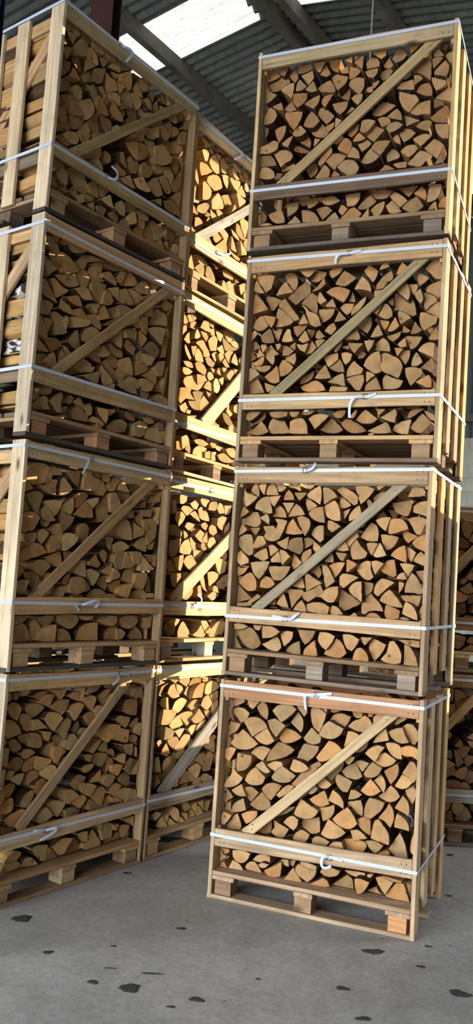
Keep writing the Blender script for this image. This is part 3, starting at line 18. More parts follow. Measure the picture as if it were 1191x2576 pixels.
'R2': '*79 63 192 95 157 137 144 170 157 186 180 160 231 128 261 88 258 43 233;*73 183 781 173 759 192 738 233 734 260 751 270 773 285 817 294 850 259 859 224 858 244 832 234 799 221 820 164 813;*62 895 142 942 142 961 150 964 191 942 234 920 257 899 251 887 194 857 157;*106 588 142 632 142 663 169 632 224 604 242 578 214 553 181 538 154;*56 51 677 88 651 111 663 113 723 104 766 69 764 35 747 26 708;*125 604 420 612 378 676 409 718 432 684 456 645 480 611 499 601 472;*116 729 381 751 377 766 394 798 401 846 399 839 419 805 458 783 472 771 492 741 454 726 427;*80 218 556 238 525 283 527 294 538 315 566 330 604 267 601 204 598;*63 127 550 164 525 196 570 215 625 157 622 100 614;*117 789 163 812 142 851 189 870 231 838 244 800 257 780 234 776 203;*84 520 879 565 859 598 860 583 929 559 966 527 949 500 932;*85 57 401 115 416 65 456 27 492 26 441 26 392;*72 58 482 95 458 135 465 139 498 130 530 105 561 66 537 38 503;*59 862 799 878 795 893 800 929 812 970 824 964 844 936 874 905 878 874 872 865 841;*104 755 757 798 759 801 811 789 842 761 857 721 803 706 776;*54 450 373 500 366 566 365 574 402 540 421 491 423 442 409;*78 1002 505 1043 498 1058 514 1036 548 1019 582 992 606 964 544 961 503;*90 344 681 378 671 394 699 384 763 344 761 311 744 302 700;*69 517 451 562 427 589 429 609 472 606 513 552 500 521 472 461 452;*80 664 683 676 658 708 659 745 671 755 693 716 728 692 763 677 747 661 725;*79 973 142 1004 142 1050 142 1026 200 994 237 968 250;*109 738 558 765 554 785 571 767 611 765 653 743 657 707 635 692 602;*98 70 817 117 814 133 836 126 858 106 896 71 889 43 866 27 833;*68 148 899 190 884 207 890 198 933 178 982 143 970 116 937 112 909;*122 618 972 653 946 674 957 672 994 632 1026 586 1046 554 1024;*58 691 997 710 945 741 972 781 1026 726 1046 678 1039;*71 982 841 1005 800 1026 796 1040 827 1063 874 1026 888 990 887 960 876;*79 529 196 557 177 583 210 602 253 557 271 519 268 511 226;*115 883 920 916 900 948 895 962 938 960 979 907 967 865 961;*99 238 146 278 144 299 167 292 198 272 228 223 193 184 174;*56 870 441 918 429 959 427 943 451 915 485 888 513 853 481 838 454;*71 383 809 408 768 433 811 437 843 424 864 378 879 351 868;*87 860 589 897 576 912 587 905 628 898 668 867 662 841 640 822 608;*51 202 209 270 224 307 253 266 277 203 277 199 261;*98 815 474 865 523 901 551 863 564 831 568 801 535 792 493;*65 444 864 472 849 512 845 509 888 501 930 451 918 425 891;*60 421 439 450 420 487 449 530 477 511 518 474 490 419 466;*55 659 233 677 198 705 185 730 218 744 249 695 271 652 268;*58 712 142 754 142 797 142 795 162 778 191 750 209 729 202 715 171;*63 415 976 450 961 484 940 492 999 484 1042 440 1019 408 992;*108 830 739 842 714 879 731 898 758 908 784 854 792 811 796;*55 677 486 717 457 744 438 741 495 738 546 701 539 671 506;*107 348 779 382 786 352 817 320 865 288 826 279 782;*75 343 424 351 382 383 427 419 466 413 481 328 482;*113 455 757 479 741 500 758 498 785 496 833 468 832 440 815 425 782;*78 524 561 539 499 560 516 586 538 567 574 537 620 510 619;*120 600 519 623 505 659 538 701 567 657 580 613 583 597 567;*118 852 379 868 359 926 368 929 409 886 427 854 435 850 414;*57 1001 738 1038 719 1066 710 1066 761 1059 801 1009 779 990 753;*52 999 379 1040 367 1033 406 1011 440 974 458 965 437 957 396;*50 439 477 487 506 525 524 479 548 444 572 428 566;*88 1016 905 1059 891 1057 927 1050 973 1014 967 983 946 980 914;*52 426 225 450 196 482 224 506 273 407 271;64 506 941 543 968 581 985 552 1017 523 1032 495 1031;103 26 142 62 142 36 178 26 203 26 206;51 476 142 520 145 511 191 504 226 473 198 447 170 443 142;101 564 585 577 554 618 609 632 641 583 639 540 621;89 133 639 169 624 197 642 190 668 176 700 131 677 103 654;110 726 464 742 465 783 503 787 540 760 544 722 542;104 945 467 988 444 1025 436 1034 462 1038 492 981 489 934 486;90 306 199 319 174 362 219 365 256 325 259 292 241;53 26 615 47 595 93 613 91 635 72 650 41 676 26 659 26 642;61 925 668 962 655 960 701 953 741 912 719 883 687;79 371 142 416 142 413 176 406 212 362 188 336 155;125 225 874 272 870 265 898 245 925 221 940 194 907 184 873;70 991 990 1042 996 1046 1017 1030 1037 978 1047 954 989;56 44 950 58 917 92 940 125 974 89 984 40 999;92 207 481 240 504 215 535 185 544 163 521 154 483;68 402 885 377 922 347 943 321 904 306 871;70 240 989 226 1027 212 1054 195 1054 173 1026 170 988;71 801 673 828 675 859 686 842 717 819 752 794 709 785 683;56 824 829 851 809 865 856 874 882 832 881 796 864;114 1023 650 1054 641 1046 697 1025 717 1000 695 980 669;77 676 868 712 900 699 942 668 920 643 882 644 856;117 333 590 350 596 388 630 370 640 333 676 324 638 322 589;50 157 702 191 720 171 757 142 761 132 739 118 690;57 308 385 342 382 328 423 308 464 288 431 273 399;82 949 614 971 580 985 606 1004 643 973 651 926 649;120 385 939 398 906 420 918 453 940 423 961 394 977 382 982;109 934 780 956 755 976 771 1007 793 969 807 937 827 927 816;55 280 649 294 607 310 629 336 657 300 687 271 691;107 520 817 544 797 592 831 558 851 535 861 518 860;70 654 719 679 751 705 779 693 804 656 782 636 755;53 400 370 445 368 443 388 419 429 397 412 372 373;88 464 575 493 550 509 572 495 618 467 612 435 589;116 390 700 428 723 449 746 414 766 380 759;79 220 621 249 622 278 623 270 655 256 687 235 664 213 636;53 412 623 438 651 459 678 452 704 409 681 399 649;52 114 984 138 974 129 1023 109 1061 93 1038 83 1005;119 575 960 583 928 610 928 642 945 613 971 579 992;83 271 704 300 694 309 738 313 765 274 742 240 730;54 793 615 806 585 825 612 850 644 812 658 786 651;74 379 495 424 493 404 550 377 527 333 503;72 196 945 215 923 236 951 257 984 182 977;73 576 360 641 370 612 404 584 413 569 391;65 1002 238 1048 232 1047 267 991 268 944 264;117 768 964 789 970 830 1003 818 1024 787 1012 756 985;64 26 556 34 535 68 553 89 587 48 579 26 589;95 324 967 316 994 291 1021 270 998 260 965;98 962 687 979 657 1003 710 970 734 950 733;59 766 707 783 682 797 714 812 746 779 749 753 743;69 217 652 233 664 260 692 224 717 201 711;54 622 696 660 703 641 749 615 732 589 710;111 268 929 288 891 303 919 318 952 249 951;53 37 244 72 247 117 266 81 279 34 276;73 88 376 112 378 128 400 172 430 154 445 126 422 87 392;51 657 588 677 604 708 632 680 646 653 655;58 49 868 77 891 39 923 29 900 26 856;120 1019 584 1041 559 1050 585 1054 621 1002 614;115 77 781 101 765 112 782 128 810 57 807;50 53 769 75 791 44 823 33 806 26 757;58 174 839 198 824 202 856 188 883 143 860;72 362 960 389 982 404 1004 331 1002;90 304 1031 333 1026 363 1011 354 1059 321 1042 297 1058 287 1036;53 141 1007 160 985 174 1046 150 1051 127 1039;84 572 637 571 664 558 690 543 673 517 640;82 234 1007 257 1013 278 1035 248 1051 220 1045;51 615 653 632 644 651 686 591 689;79 748 239 765 219 785 241 805 263 742 259;78 454 701 472 685 498 713 457 743;56 853 364 826 387 794 390 769 368;58 942 567 973 569 955 604 935 598 915 571;123 918 496 938 523 947 549 915 558;53 438 1023 459 1045 442 1050 409 1044 405 1023;74 149 252 172 248 188 276 136 277;122 607 870 617 886 637 929 599 912;82 40 1008 31 1047 26 1052 26 1008;101 1033 381 1049 377 1053 397 1046 442 1032 406;76 254 392 263 430 213 395;51 756 930 776 952 754 972 744 961;67 970 362 1001 369 959 381 939 370;54 804 1020 840 1047 792 1041;114 709 364 691 383 666 361',
'R3': '*95 750 518 767 491 816 469 854 452 868 488 872 520 849 557 816 573 778 590 752 580;*118 829 821 873 798 911 780 926 790 918 837 900 880 880 860 847 889 808 917 805 870 808 817;*119 157 172 204 172 267 177 241 221 222 253 163 259 146 243 137 199;*114 254 887 292 918 337 943 334 993 310 1011 249 965 210 928;*85 209 759 249 768 265 783 210 835 161 871 152 822 150 761;*89 693 502 726 480 758 490 760 547 752 595 715 585 684 560 665 524;*51 79 975 99 946 133 966 137 993 146 1037 86 1052 26 1056;*100 372 168 363 222 338 254 299 249 271 233 275 168;*62 54 841 112 855 92 884 73 912 29 948 26 893 26 833;*113 457 181 497 171 536 171 568 187 533 224 497 256 465 230 434 192;*95 952 173 983 163 1013 184 1042 214 1016 240 989 265 954 230 925 194;*112 319 877 343 849 385 830 381 890 371 957 321 927 289 890;*104 328 406 391 394 464 399 457 415 433 442 398 459 354 444 309 428;*68 491 897 542 867 558 888 577 929 532 948 488 951 444 926;*118 577 193 611 172 655 172 692 183 658 214 618 235 579 251 553 220;*89 779 395 853 394 869 404 883 435 851 446 818 457 786 473 771 453;*95 111 397 84 447 57 486 29 465 26 432 26 393;*91 994 996 1021 968 1053 961 1055 1012 1043 1060 1017 1062 987 1043 967 1018;*51 958 746 965 710 982 684 1017 703 1046 717 1050 747 1019 759 987 776 962 777;*68 222 829 271 783 299 793 274 827 249 855 211 907 189 897 173 870;*74 895 467 907 436 924 405 954 435 983 465 977 491 930 502 893 498;*90 541 960 573 980 600 1000 571 1023 531 1047 505 1011 485 975;*66 204 492 211 475 239 480 272 501 282 528 246 556 216 573 200 546 197 508;*118 210 1002 235 967 252 977 262 1009 254 1043 229 1073 193 1075 177 1059;*89 323 848 337 803 351 765 386 747 419 756 413 773 393 817 346 836 322 864 298 876;*84 606 423 636 391 657 391 667 412 676 443 669 475 620 471 577 456;*67 1015 877 1052 850 1066 869 1066 905 1058 947 1032 938 997 925 978 895;*66 410 210 428 183 465 220 501 257 456 268 412 263 385 242;*67 672 215 705 209 742 214 762 235 728 261 695 287 674 267 650 230;*51 161 440 190 434 213 444 204 493 189 537 162 505 124 473;*124 393 817 412 778 445 793 472 819 481 851 430 854 385 856;74 55 740 85 744 113 765 91 821 68 822 40 796 26 758;*95 875 163 917 158 925 199 933 235 902 230 872 220 846 204 837 178;100 101 162 147 179 134 201 102 239 57 195 26 168;92 82 678 112 671 153 675 138 720 118 759 95 744 67 712;124 90 904 110 864 128 869 144 896 166 923 105 948 62 962;*98 616 479 654 484 663 510 640 526 612 554 591 533 576 507 572 470;*95 989 573 1031 551 1034 592 1032 628 996 635 965 620 946 595;*115 712 614 756 607 799 600 797 627 780 659 757 676 737 661 711 640;*99 964 849 977 797 1001 827 1036 856 1014 883 987 900 961 896;*51 744 160 802 155 844 160 831 196 814 216 763 191 717 170;*115 1010 785 1047 762 1056 793 1060 824 1038 856 1003 827 973 802;103 645 718 673 701 693 732 696 764 690 791 647 772 616 741;53 636 926 669 919 697 906 695 928 671 971 643 994 623 964 603 928;118 663 1006 686 978 701 1004 710 1041 681 1064 659 1076 633 1046;62 458 453 502 457 483 495 464 532 428 491 407 459;71 758 767 785 761 811 775 810 801 786 839 770 845 756 815 736 784;74 858 878 891 850 900 881 892 923 875 950 855 936 824 912;94 245 952 220 981 195 1016 167 990 141 942;73 478 519 510 540 531 560 529 592 485 588 446 579;83 526 494 565 493 551 541 527 574 501 542 481 516;103 907 604 933 613 957 643 967 664 920 671 878 672;113 50 220 90 236 118 264 116 291 87 286 42 253 26 203;80 531 429 576 413 568 450 561 487 512 467 475 441;59 777 388 765 414 747 451 716 431 695 416 686 384;60 26 451 55 472 89 493 52 527 26 528;103 766 967 792 982 797 1003 784 1035 753 1011 723 975 708 944;59 26 242 48 231 82 253 109 285 45 286 26 270;85 231 670 266 674 253 702 244 741 227 747 205 715 196 677;103 377 1002 421 1027 431 1048 379 1063 352 1037 337 1011;52 985 404 1007 388 1037 387 1035 428 1019 454 989 439 954 419;51 819 221 856 211 860 231 869 262 858 282 817 257 782 237;88 159 597 188 607 157 630 131 664 110 637 107 593;100 263 728 282 700 309 726 336 763 295 765 255 761;50 179 250 226 245 265 255 270 277 218 282 166 277;50 617 794 653 829 668 854 672 886 625 846 599 821 596 784;65 599 661 637 654 647 665 641 686 623 718 591 693 560 663;97 339 442 373 458 388 479 392 511 359 496 315 464 317 437;57 26 963 48 951 84 949 58 989 38 1024 26 987;57 107 787 126 765 144 747 160 780 164 807 93 821;53 550 808 568 792 594 806 608 848 559 851 532 831;114 236 607 264 628 221 657 192 664 196 603;123 864 548 881 527 900 563 903 604 871 605 846 580;81 451 1033 469 1005 496 1019 517 1040 522 1061 482 1064 450 1050;110 995 495 1026 478 1035 519 1022 556 993 531 963 506;90 547 564 566 532 592 552 601 589 567 601 540 597;109 916 517 947 516 972 536 960 562 938 589 924 568 915 538;51 848 757 860 725 886 739 916 754 873 787 846 793;84 930 961 942 929 972 948 992 967 954 991 923 998;100 27 638 68 653 55 670 29 699 26 672 26 639;79 729 671 766 680 754 707 736 739 712 703 697 672;123 138 718 157 690 173 722 188 755 123 763;62 589 382 598 402 549 409 499 415 489 388;57 1024 633 1055 631 1066 646 1063 672 1041 698 1022 668 1008 638;90 455 712 478 700 505 731 491 764 459 749 438 723;100 244 565 274 553 283 586 282 613 248 603 214 588;56 330 1016 347 1015 378 1056 339 1059 287 1057;58 808 688 834 697 854 717 843 738 831 765 826 755 806 724 792 694;53 85 508 121 501 149 512 160 533 101 535 60 536;51 337 651 370 666 357 693 344 721 328 700 307 668;50 600 609 624 582 644 608 669 633 637 634 588 636;50 264 551 293 534 303 560 295 598 267 583 234 562;66 535 246 563 241 579 251 593 283 555 283 517 267;83 409 868 442 888 423 911 398 950 391 886;61 935 854 957 827 971 852 965 878 953 905 923 880;65 26 683 44 699 60 720 26 733 26 723 26 678;68 41 545 95 544 105 565 103 598 69 572 34 557;91 366 602 398 633 373 672 357 646 343 603;50 847 985 872 1005 882 1025 854 1048 835 1017 826 987;90 924 239 969 269 999 290 958 290 927 280 913 249;90 797 656 819 645 849 670 858 701 827 686 785 672;109 109 422 122 400 145 411 167 432 101 456;55 946 671 976 685 954 707 937 733 914 672;91 894 918 911 886 921 896 935 926 929 942 882 945;64 695 589 715 620 724 651 670 648;105 520 778 552 787 535 804 511 832 501 806 486 774;75 31 570 59 586 26 626 26 571;70 352 764 339 786 320 820 310 799 295 761;73 132 566 157 544 167 565 165 598 113 589;59 319 616 348 605 353 626 362 653 329 643 294 650;102 26 812 26 828 54 854 26 851 26 841;61 422 672 455 682 438 698 420 721 403 711 400 678;54 414 945 441 970 433 1003 402 962 364 931;62 726 918 758 922 777 952 740 960 720 929;99 1025 235 1051 225 1050 255 1018 276 992 281;85 499 848 487 876 474 898 437 857;76 861 608 892 612 884 659 864 644 844 624;64 693 427 713 448 739 463 712 479 690 485;107 342 716 355 688 371 704 381 731 334 744;87 756 735 773 708 788 734 792 755 744 762;59 522 594 543 619 557 661 515 631 511 599;116 654 573 670 594 630 622 627 569;50 418 621 460 662 432 669 404 659;112 595 879 580 933 565 918 550 887;60 758 1027 784 1035 772 1062 746 1054 731 1023;60 733 786 748 811 762 842 731 823 706 803;92 843 567 858 587 873 607 825 614;71 735 895 755 920 734 921 707 917 709 885;61 290 252 318 257 334 279 277 279;99 89 608 63 648 48 598;55 114 595 108 600 82 629 67 585;83 897 686 907 696 869 724 866 688;51 103 610 125 637 118 653 89 649;53 637 238 652 259 656 285 635 269 615 238;60 358 262 392 262 424 283 379 278 346 267;81 794 842 811 831 808 878 778 859;55 769 248 784 263 804 284 762 284;54 292 616 290 659 257 639;79 178 627 194 648 193 664 164 660;76 92 623 102 645 113 661 78 662;86 584 615 578 636 540 627;52 739 142 759 160 717 155',
'R4': '*60 796 765 825 718 847 704 866 728 896 761 879 790 847 800 815 816 788 826 790 782;*75 144 497 166 517 201 530 211 557 192 582 162 597 120 597 91 589;*66 502 425 531 399 575 411 590 442 566 478 532 487 499 480 473 450;*101 972 655 1004 641 1045 635 1043 672 1047 715 1030 744 1005 731 975 703 950 680;*89 883 931 905 917 943 884 946 948 944 992 912 1002 881 991 861 962 851 936;*102 140 803 160 766 193 721 231 779 240 824 193 825 145 825;*99 959 481 997 450 1016 485 1030 520 1008 544 976 564 951 540 926 517;*75 854 701 886 685 918 692 954 687 952 724 951 767 914 762 878 746 848 718;*107 44 970 87 969 116 988 156 1011 130 1044 94 1044 65 1025 30 1007;*61 458 438 473 464 500 483 521 508 493 522 458 532 425 525 404 494;*60 77 503 125 503 118 521 86 565 49 575 26 567 26 504;*100 649 732 687 727 729 748 766 776 733 792 694 808 657 775 637 745;*73 878 418 920 408 945 432 975 455 943 480 911 489 876 461 846 433;*57 83 427 118 435 110 469 79 496 37 501 26 474 26 440;*75 852 178 884 164 920 171 945 190 928 218 906 247 860 225 830 196;*50 77 572 123 594 127 634 102 648 62 625 26 612 26 573;*96 387 721 409 734 431 760 400 792 358 826 341 823 331 790;*73 45 754 81 767 102 804 88 835 57 856 26 797 26 757;*98 100 206 131 186 172 188 177 199 163 245 149 269 109 256 79 242;*67 287 701 322 697 355 732 330 769 305 795 278 759 263 716;*58 433 911 452 881 495 919 504 956 470 967 435 978 414 959;*73 293 167 339 163 384 165 377 187 353 217 318 231 283 235;*90 982 220 1007 233 1026 268 1030 305 1004 312 973 310 960 264 957 217;*65 534 878 569 850 594 891 592 935 553 942 520 930 510 904;61 224 820 241 829 274 869 272 904 231 904 196 904 199 852;*89 624 609 659 582 689 617 715 641 699 648 671 668 638 662 612 632;51 449 760 479 734 510 768 514 812 469 813 424 813;73 38 882 67 895 96 919 58 942 33 964 26 1013 26 937 26 885;*87 610 467 638 464 670 476 696 500 673 519 645 545 613 510 593 480;*96 787 236 815 201 836 220 856 240 834 263 812 281 784 300 759 276;111 310 677 340 661 375 657 397 677 359 738 325 714 297 695;98 524 267 530 244 569 246 595 277 599 314 555 313 516 306;101 340 917 375 911 422 904 421 921 389 983 355 965 322 936;*59 998 567 1025 537 1055 533 1057 611 986 616 986 600;*69 930 783 961 778 960 816 942 856 911 856 891 843 877 812;*55 704 489 734 523 759 557 716 563 678 562 653 533;*50 970 883 1001 873 1033 863 1042 883 1045 919 1024 955 999 932 970 899;104 818 565 849 582 879 611 846 637 804 642 783 629;53 558 152 602 153 623 178 582 214 555 206 535 181 508 156;*113 1017 774 1058 757 1056 806 1044 850 1004 819 964 792;95 756 1010 793 1021 813 1045 796 1075 768 1096 748 1072 733 1036;66 525 521 535 542 544 579 526 603 503 612 488 592 467 555;113 594 229 627 226 659 239 686 258 651 300 619 276 582 241;71 855 463 881 476 901 500 889 523 858 532 826 525 806 506;79 962 842 979 808 1005 820 1029 843 1023 876 986 882 950 887;56 621 624 652 653 672 677 634 693 595 693 587 634;121 185 231 214 245 242 271 246 310 210 308 175 305;102 682 270 715 267 746 275 772 305 734 319 696 318 664 294;122 26 282 26 214 30 205 59 225 58 248 32 279;56 110 673 131 631 163 678 167 723 131 722 102 709;116 734 472 761 480 792 492 797 508 774 538 747 547 726 539 727 500;56 388 393 428 400 433 411 431 444 401 475 375 428 354 397;104 398 271 427 263 460 271 488 285 446 316 412 314 379 295;114 241 1054 281 1071 268 1100 226 1100 197 1096 200 1049;53 609 975 642 975 675 976 679 997 661 1027 633 1037 612 1024 602 1010;89 174 906 184 939 188 984 152 984 105 962;86 61 1019 102 1036 88 1061 57 1084 27 1071 26 1013;69 286 821 316 805 343 841 346 886 295 865 261 841;62 824 832 867 826 859 881 822 875 791 875 771 845;99 393 186 420 206 447 231 417 256 383 253 355 245;121 457 877 498 854 507 898 494 939 455 917 427 904;65 771 165 802 162 834 170 806 204 778 239 747 209;109 307 434 340 452 350 479 337 515 308 507 281 481;89 679 173 711 175 731 211 735 248 687 231 661 207;78 914 518 944 546 969 575 927 586 901 578 871 561;76 599 528 626 541 652 565 629 590 606 598 574 591 574 575;119 391 1050 427 1028 431 1061 440 1100 400 1100 372 1094;53 213 658 237 649 266 651 288 671 250 715 222 696 206 676;106 513 967 546 984 562 1004 533 1025 497 1053 496 969;107 26 695 41 721 45 755 26 768 26 693;56 752 601 793 617 819 641 786 661 749 656 729 631;55 384 471 416 506 443 536 436 565 403 541 371 506 361 480;123 300 266 334 274 362 294 343 324 314 327 286 313;56 557 490 596 480 595 497 582 531 553 556 538 531 523 500;110 829 292 857 268 882 292 907 321 849 322 802 321;92 913 616 944 606 963 652 947 665 906 660 880 636;107 155 1029 187 995 203 1021 189 1070 165 1074 136 1055;67 772 680 810 670 803 709 780 739 754 721 728 697;111 300 1060 325 1034 341 1065 356 1100 286 1100;52 284 942 311 977 303 1018 275 1005 241 994;78 516 633 539 619 571 648 579 690 546 684 515 655;94 918 254 950 230 955 245 948 283 926 312 886 278;101 269 620 300 599 304 633 278 681 255 661 239 641;123 223 597 282 590 287 600 202 639 185 642 180 619;97 171 825 206 831 173 888 150 868 128 836;65 362 825 380 800 401 831 428 872 377 868 360 848;104 687 932 709 935 740 974 723 988 690 982 664 964;63 241 921 269 939 226 986 210 954 206 920;116 366 1007 388 1021 356 1083 324 1025;52 617 929 645 919 666 944 670 970 637 970 599 960;54 552 797 569 783 590 808 594 840 555 841 528 828;102 542 642 558 662 567 700 544 709 522 695 507 669;59 654 1043 682 1022 708 1039 707 1072 669 1068 631 1063;58 155 612 185 597 196 618 211 661 170 649 142 630;66 699 652 720 654 752 666 740 689 707 699 680 692;109 823 658 860 670 897 676 853 698 815 719;113 184 500 213 520 200 538 176 535 141 522 137 494;68 108 1036 133 1021 144 1042 160 1074 94 1073;57 596 579 622 592 582 630 561 605 552 579;53 298 895 332 901 312 955 268 911;58 468 156 502 159 477 199 445 180 418 155;70 960 929 985 952 1009 980 983 990 952 984;53 558 1006 581 985 585 1018 589 1056 557 1039 535 1026;114 1033 987 1050 968 1059 988 1057 1031 1032 1030 1011 1017;100 793 425 836 426 840 458 802 457 765 450;70 248 164 282 166 270 184 245 209 229 188 201 168;58 867 845 887 858 912 876 890 901 864 905;81 406 665 433 690 437 723 381 702;63 104 832 141 821 126 869 73 854;103 1053 188 1057 219 1051 245 1021 217 1012 191;90 508 194 534 230 499 255 484 218;95 772 566 804 551 798 584 780 619 760 589;90 720 985 742 993 718 1041 687 1001;71 988 989 1008 1002 976 1040 966 1031 957 994;114 1010 1050 1030 1074 1013 1093 982 1093 984 1060;84 781 414 731 446 721 436 695 412;81 993 722 1017 750 970 768 972 719;78 838 1041 874 1067 884 1087 852 1082 826 1070;95 653 894 673 924 634 936 631 881;110 453 1012 493 1006 486 1046 441 1025;68 947 989 951 1031 920 1015 900 996;59 462 685 483 710 448 731 446 676;64 146 429 162 456 126 460 117 421;71 58 169 118 170 93 183 45 182 26 174;51 662 152 660 201 645 181 619 151;91 755 832 764 869 748 866 711 833;80 460 409 487 417 452 443 431 412;119 455 612 481 648 469 661 432 615;115 810 920 836 938 835 960 809 942 778 925;50 356 594 372 614 337 624 334 580;88 612 863 640 864 632 899 600 881;104 608 872 624 881 606 912 580 877;72 1008 173 1006 209 986 196 967 171;58 500 1041 523 1026 521 1065 477 1050;72 1008 409 1033 416 1022 444 987 411;72 522 756 549 774 531 788 515 773 500 748;51 541 1035 562 1053 534 1064'}
rng = random.Random(11)

# ---------------------------------------------------------------- materials
def newmat(name):
    m = bpy.data.materials.new(name); m.use_nodes = True
    nt = m.node_tree; nt.nodes.clear()
    out = nt.nodes.new('ShaderNodeOutputMaterial'); b = nt.nodes.new('ShaderNodeBsdfPrincipled')
    nt.links.new(b.outputs[0], out.inputs[0])
    return m, nt, b
def N(nt, typ, **kw):
    n = nt.nodes.new(typ)
    for k, v in kw.items():
        if k in n.inputs.keys(): n.inputs[k].default_value = v
        else: setattr(n, k, v)
    return n
def L(nt, a, b): nt.links.new(a, b)
def mix(nt, fac, a, b, mode='MIX'):
    n = nt.nodes.new('ShaderNodeMix'); n.data_type = 'RGBA'; n.blend_type = mode
    for s, v in ((n.inputs[0], fac), (n.inputs[6], a), (n.inputs[7], b)):
        if hasattr(v, 'node') or isinstance(v, bpy.types.NodeSocket): L(nt, v, s)
        elif isinstance(v, (int, float)): s.default_value = v
        else: s.default_value = (*v[:3], 1)
    return n.outputs[2]
def ramp(nt, src, stops):
    r = nt.nodes.new('ShaderNodeValToRGB'); L(nt, src, r.inputs[0])
    e = r.color_ramp.elements
    while len(e) < len(stops): e.new(.5)
    for i, (p, c) in enumerate(stops):
        e[i].position = p; e[i].color = (c, c, c, 1) if isinstance(c, (int, float)) else (*c, 1)
    return r.outputs[0]
def attr(nt, name):
    return N(nt, 'ShaderNodeAttribute', attribute_name=name)
def mapping(nt, vec, scale=(1, 1, 1)):
    n = nt.nodes.new('ShaderNodeMapping'); L(nt, vec, n.inputs[0]); n.inputs['Scale'].default_value = scale
    return n.outputs[0]
def noise(nt, vec, scale, detail=4, rough=.55):
    n = N(nt, 'ShaderNodeTexNoise', Scale=scale, Detail=detail, Roughness=rough); L(nt, vec, n.inputs['Vector'])
    return n.outputs['Fac']
def bump(nt, b, h, strength, dist):
    n = N(nt, 'ShaderNodeBump', Strength=strength, Distance=dist); L(nt, h, n.inputs['Height']); L(nt, n.outputs[0], b.inputs['Normal'])

def mat_end():
    m, nt, b = newmat('log_end_grain')
    col = attr(nt, 'col').outputs['Color']; g = attr(nt, 'gr').outputs['Vector']
    flat = mapping(nt, g, (1, 0, 1))
    ln = N(nt, 'ShaderNodeVectorMath', operation='LENGTH'); L(nt, flat, ln.inputs[0])
    n1 = noise(nt, g, 30, 3)
    add = N(nt, 'ShaderNodeMath', operation='MULTIPLY_ADD'); L(nt, n1, add.inputs[0]); add.inputs[1].default_value = .012; L(nt, ln.outputs['Value'], add.inputs[2])
    s = N(nt, 'ShaderNodeMath', operation='MULTIPLY'); L(nt, add.outputs[0], s.inputs[0]); s.inputs[1].default_value = 1100
    sn = N(nt, 'ShaderNodeMath', operation='SINE'); L(nt, s.outputs[0], sn.inputs[0])
    rings = ramp(nt, sn.outputs[0], [(0, .93), (1, 1.03)])
    c = mix(nt, 1.0, col, rings, 'MULTIPLY')
    blot = ramp(nt, noise(nt, g, 16, 5, .6), [(.3, .74), (.6, 1.08)])
    c = mix(nt, 1.0, c, blot, 'MULTIPLY')
    # saw marks
    kerf = ramp(nt, noise(nt, mapping(nt, g, (260, 1, 14)), 1, 2), [(.35, .93), (.65, 1.04)])
    c = mix(nt, 1.0, c, kerf, 'MULTIPLY')
    # knots and stains
    v = N(nt, 'ShaderNodeTexVoronoi', Scale=9.0); L(nt, g, v.inputs['Vector'])
    kn = ramp(nt, v.outputs['Distance'], [(.05, .85), (.11, 0)])
    c = mix(nt, kn, c, (.10, .05, .025))
    L(nt, c, b.inputs['Base Color']); b.inputs['Roughness'].default_value = .8; b.inputs['Specular IOR Level'].default_value = .15
    bump(nt, b, noise(nt, g, 190, 3), .35, .002)
    return m
def mat_split():
    m, nt, b = newmat('split_wood_side')
    col = attr(nt, 'col').outputs['Color']; g = attr(nt, 'gr').outputs['Vector']
    f = noise(nt, mapping(nt, g, (60, 5, 60)), 1, 5, .6)
    c = mix(nt, 1.0, mix(nt, 1.0, col, (.96, .92, .86), 'MULTIPLY'), ramp(nt, f, [(.3, .62), (.7, 1.12)]), 'MULTIPLY')
    L(nt, c, b.inputs['Base Color']); b.inputs['Roughness'].default_value = .85; b.inputs['Specular IOR Level'].default_value = .15
    bump(nt, b, f, .6, .004)
    return m
def mat_bark():
    m, nt, b = newmat('bark')
    g = attr(nt, 'gr').outputs['Vector']; bi = attr(nt, 'birch').outputs['Fac']
    f = noise(nt, mapping(nt, g, (45, 60, 45)), 1, 5, .65)
    dark = ramp(nt, f, [(.3, (.028, .017, .011)), (.7, (.13, .072, .042))])
    w = ramp(nt, noise(nt, mapping(nt, g, (40, 22, 40)), 1, 4), [(.47, (.035, .03, .028)), (.56, (.62, .60, .56))])
    c = mix(nt, bi, dark, w)
    L(nt, c, b.inputs['Base Color']); b.inputs['Roughness'].default_value = .9; b.inputs['Specular IOR Level'].default_value = .05
    bump(nt, b, f, .8, .006)
    return m
def mat_board():
    m, nt, b = newmat('sawn_pine_board')
    oi = nt.nodes.new('ShaderNodeObjectInfo'); g = attr(nt, 'gr').outputs['Vector']
    col = oi.outputs['Color']
    wob = noise(nt, mapping(nt, g, (3, 14, 14)), 1, 3)
    f = noise(nt, mapping(nt, g, (2.2, 55, 40)), 1, 6, .6)
    c = mix(nt, 1.0, col, ramp(nt, f, [(.3, .62), (.68, 1.18)]), 'MULTIPLY')
    c = mix(nt, 1.0, c, ramp(nt, wob, [(.25, .8), (.75, 1.12)]), 'MULTIPLY')
    blot = ramp(nt, noise(nt, g, 9, 4, .65), [(.52, 0), (.72, .45)])
    c = mix(nt, blot, c, mix(nt, 1.0, col, (.55, .50, .48), 'MULTIPLY'))
    v = N(nt, 'ShaderNodeTexVoronoi', Scale=1.0); L(nt, mapping(nt, g, (3.2, 8, 5)), v.inputs['Vector'])
    kn = ramp(nt, v.outputs['Distance'], [(.05, .85), (.15, 0)])
    c = mix(nt, kn, c, (.085, .045, .022))
    L(nt, c, b.inputs['Base Color']); b.inputs['Roughness'].default_value = .78; b.inputs['Specular IOR Level'].default_value = .2
    bump(nt, b, f, .3, .002)
    return m
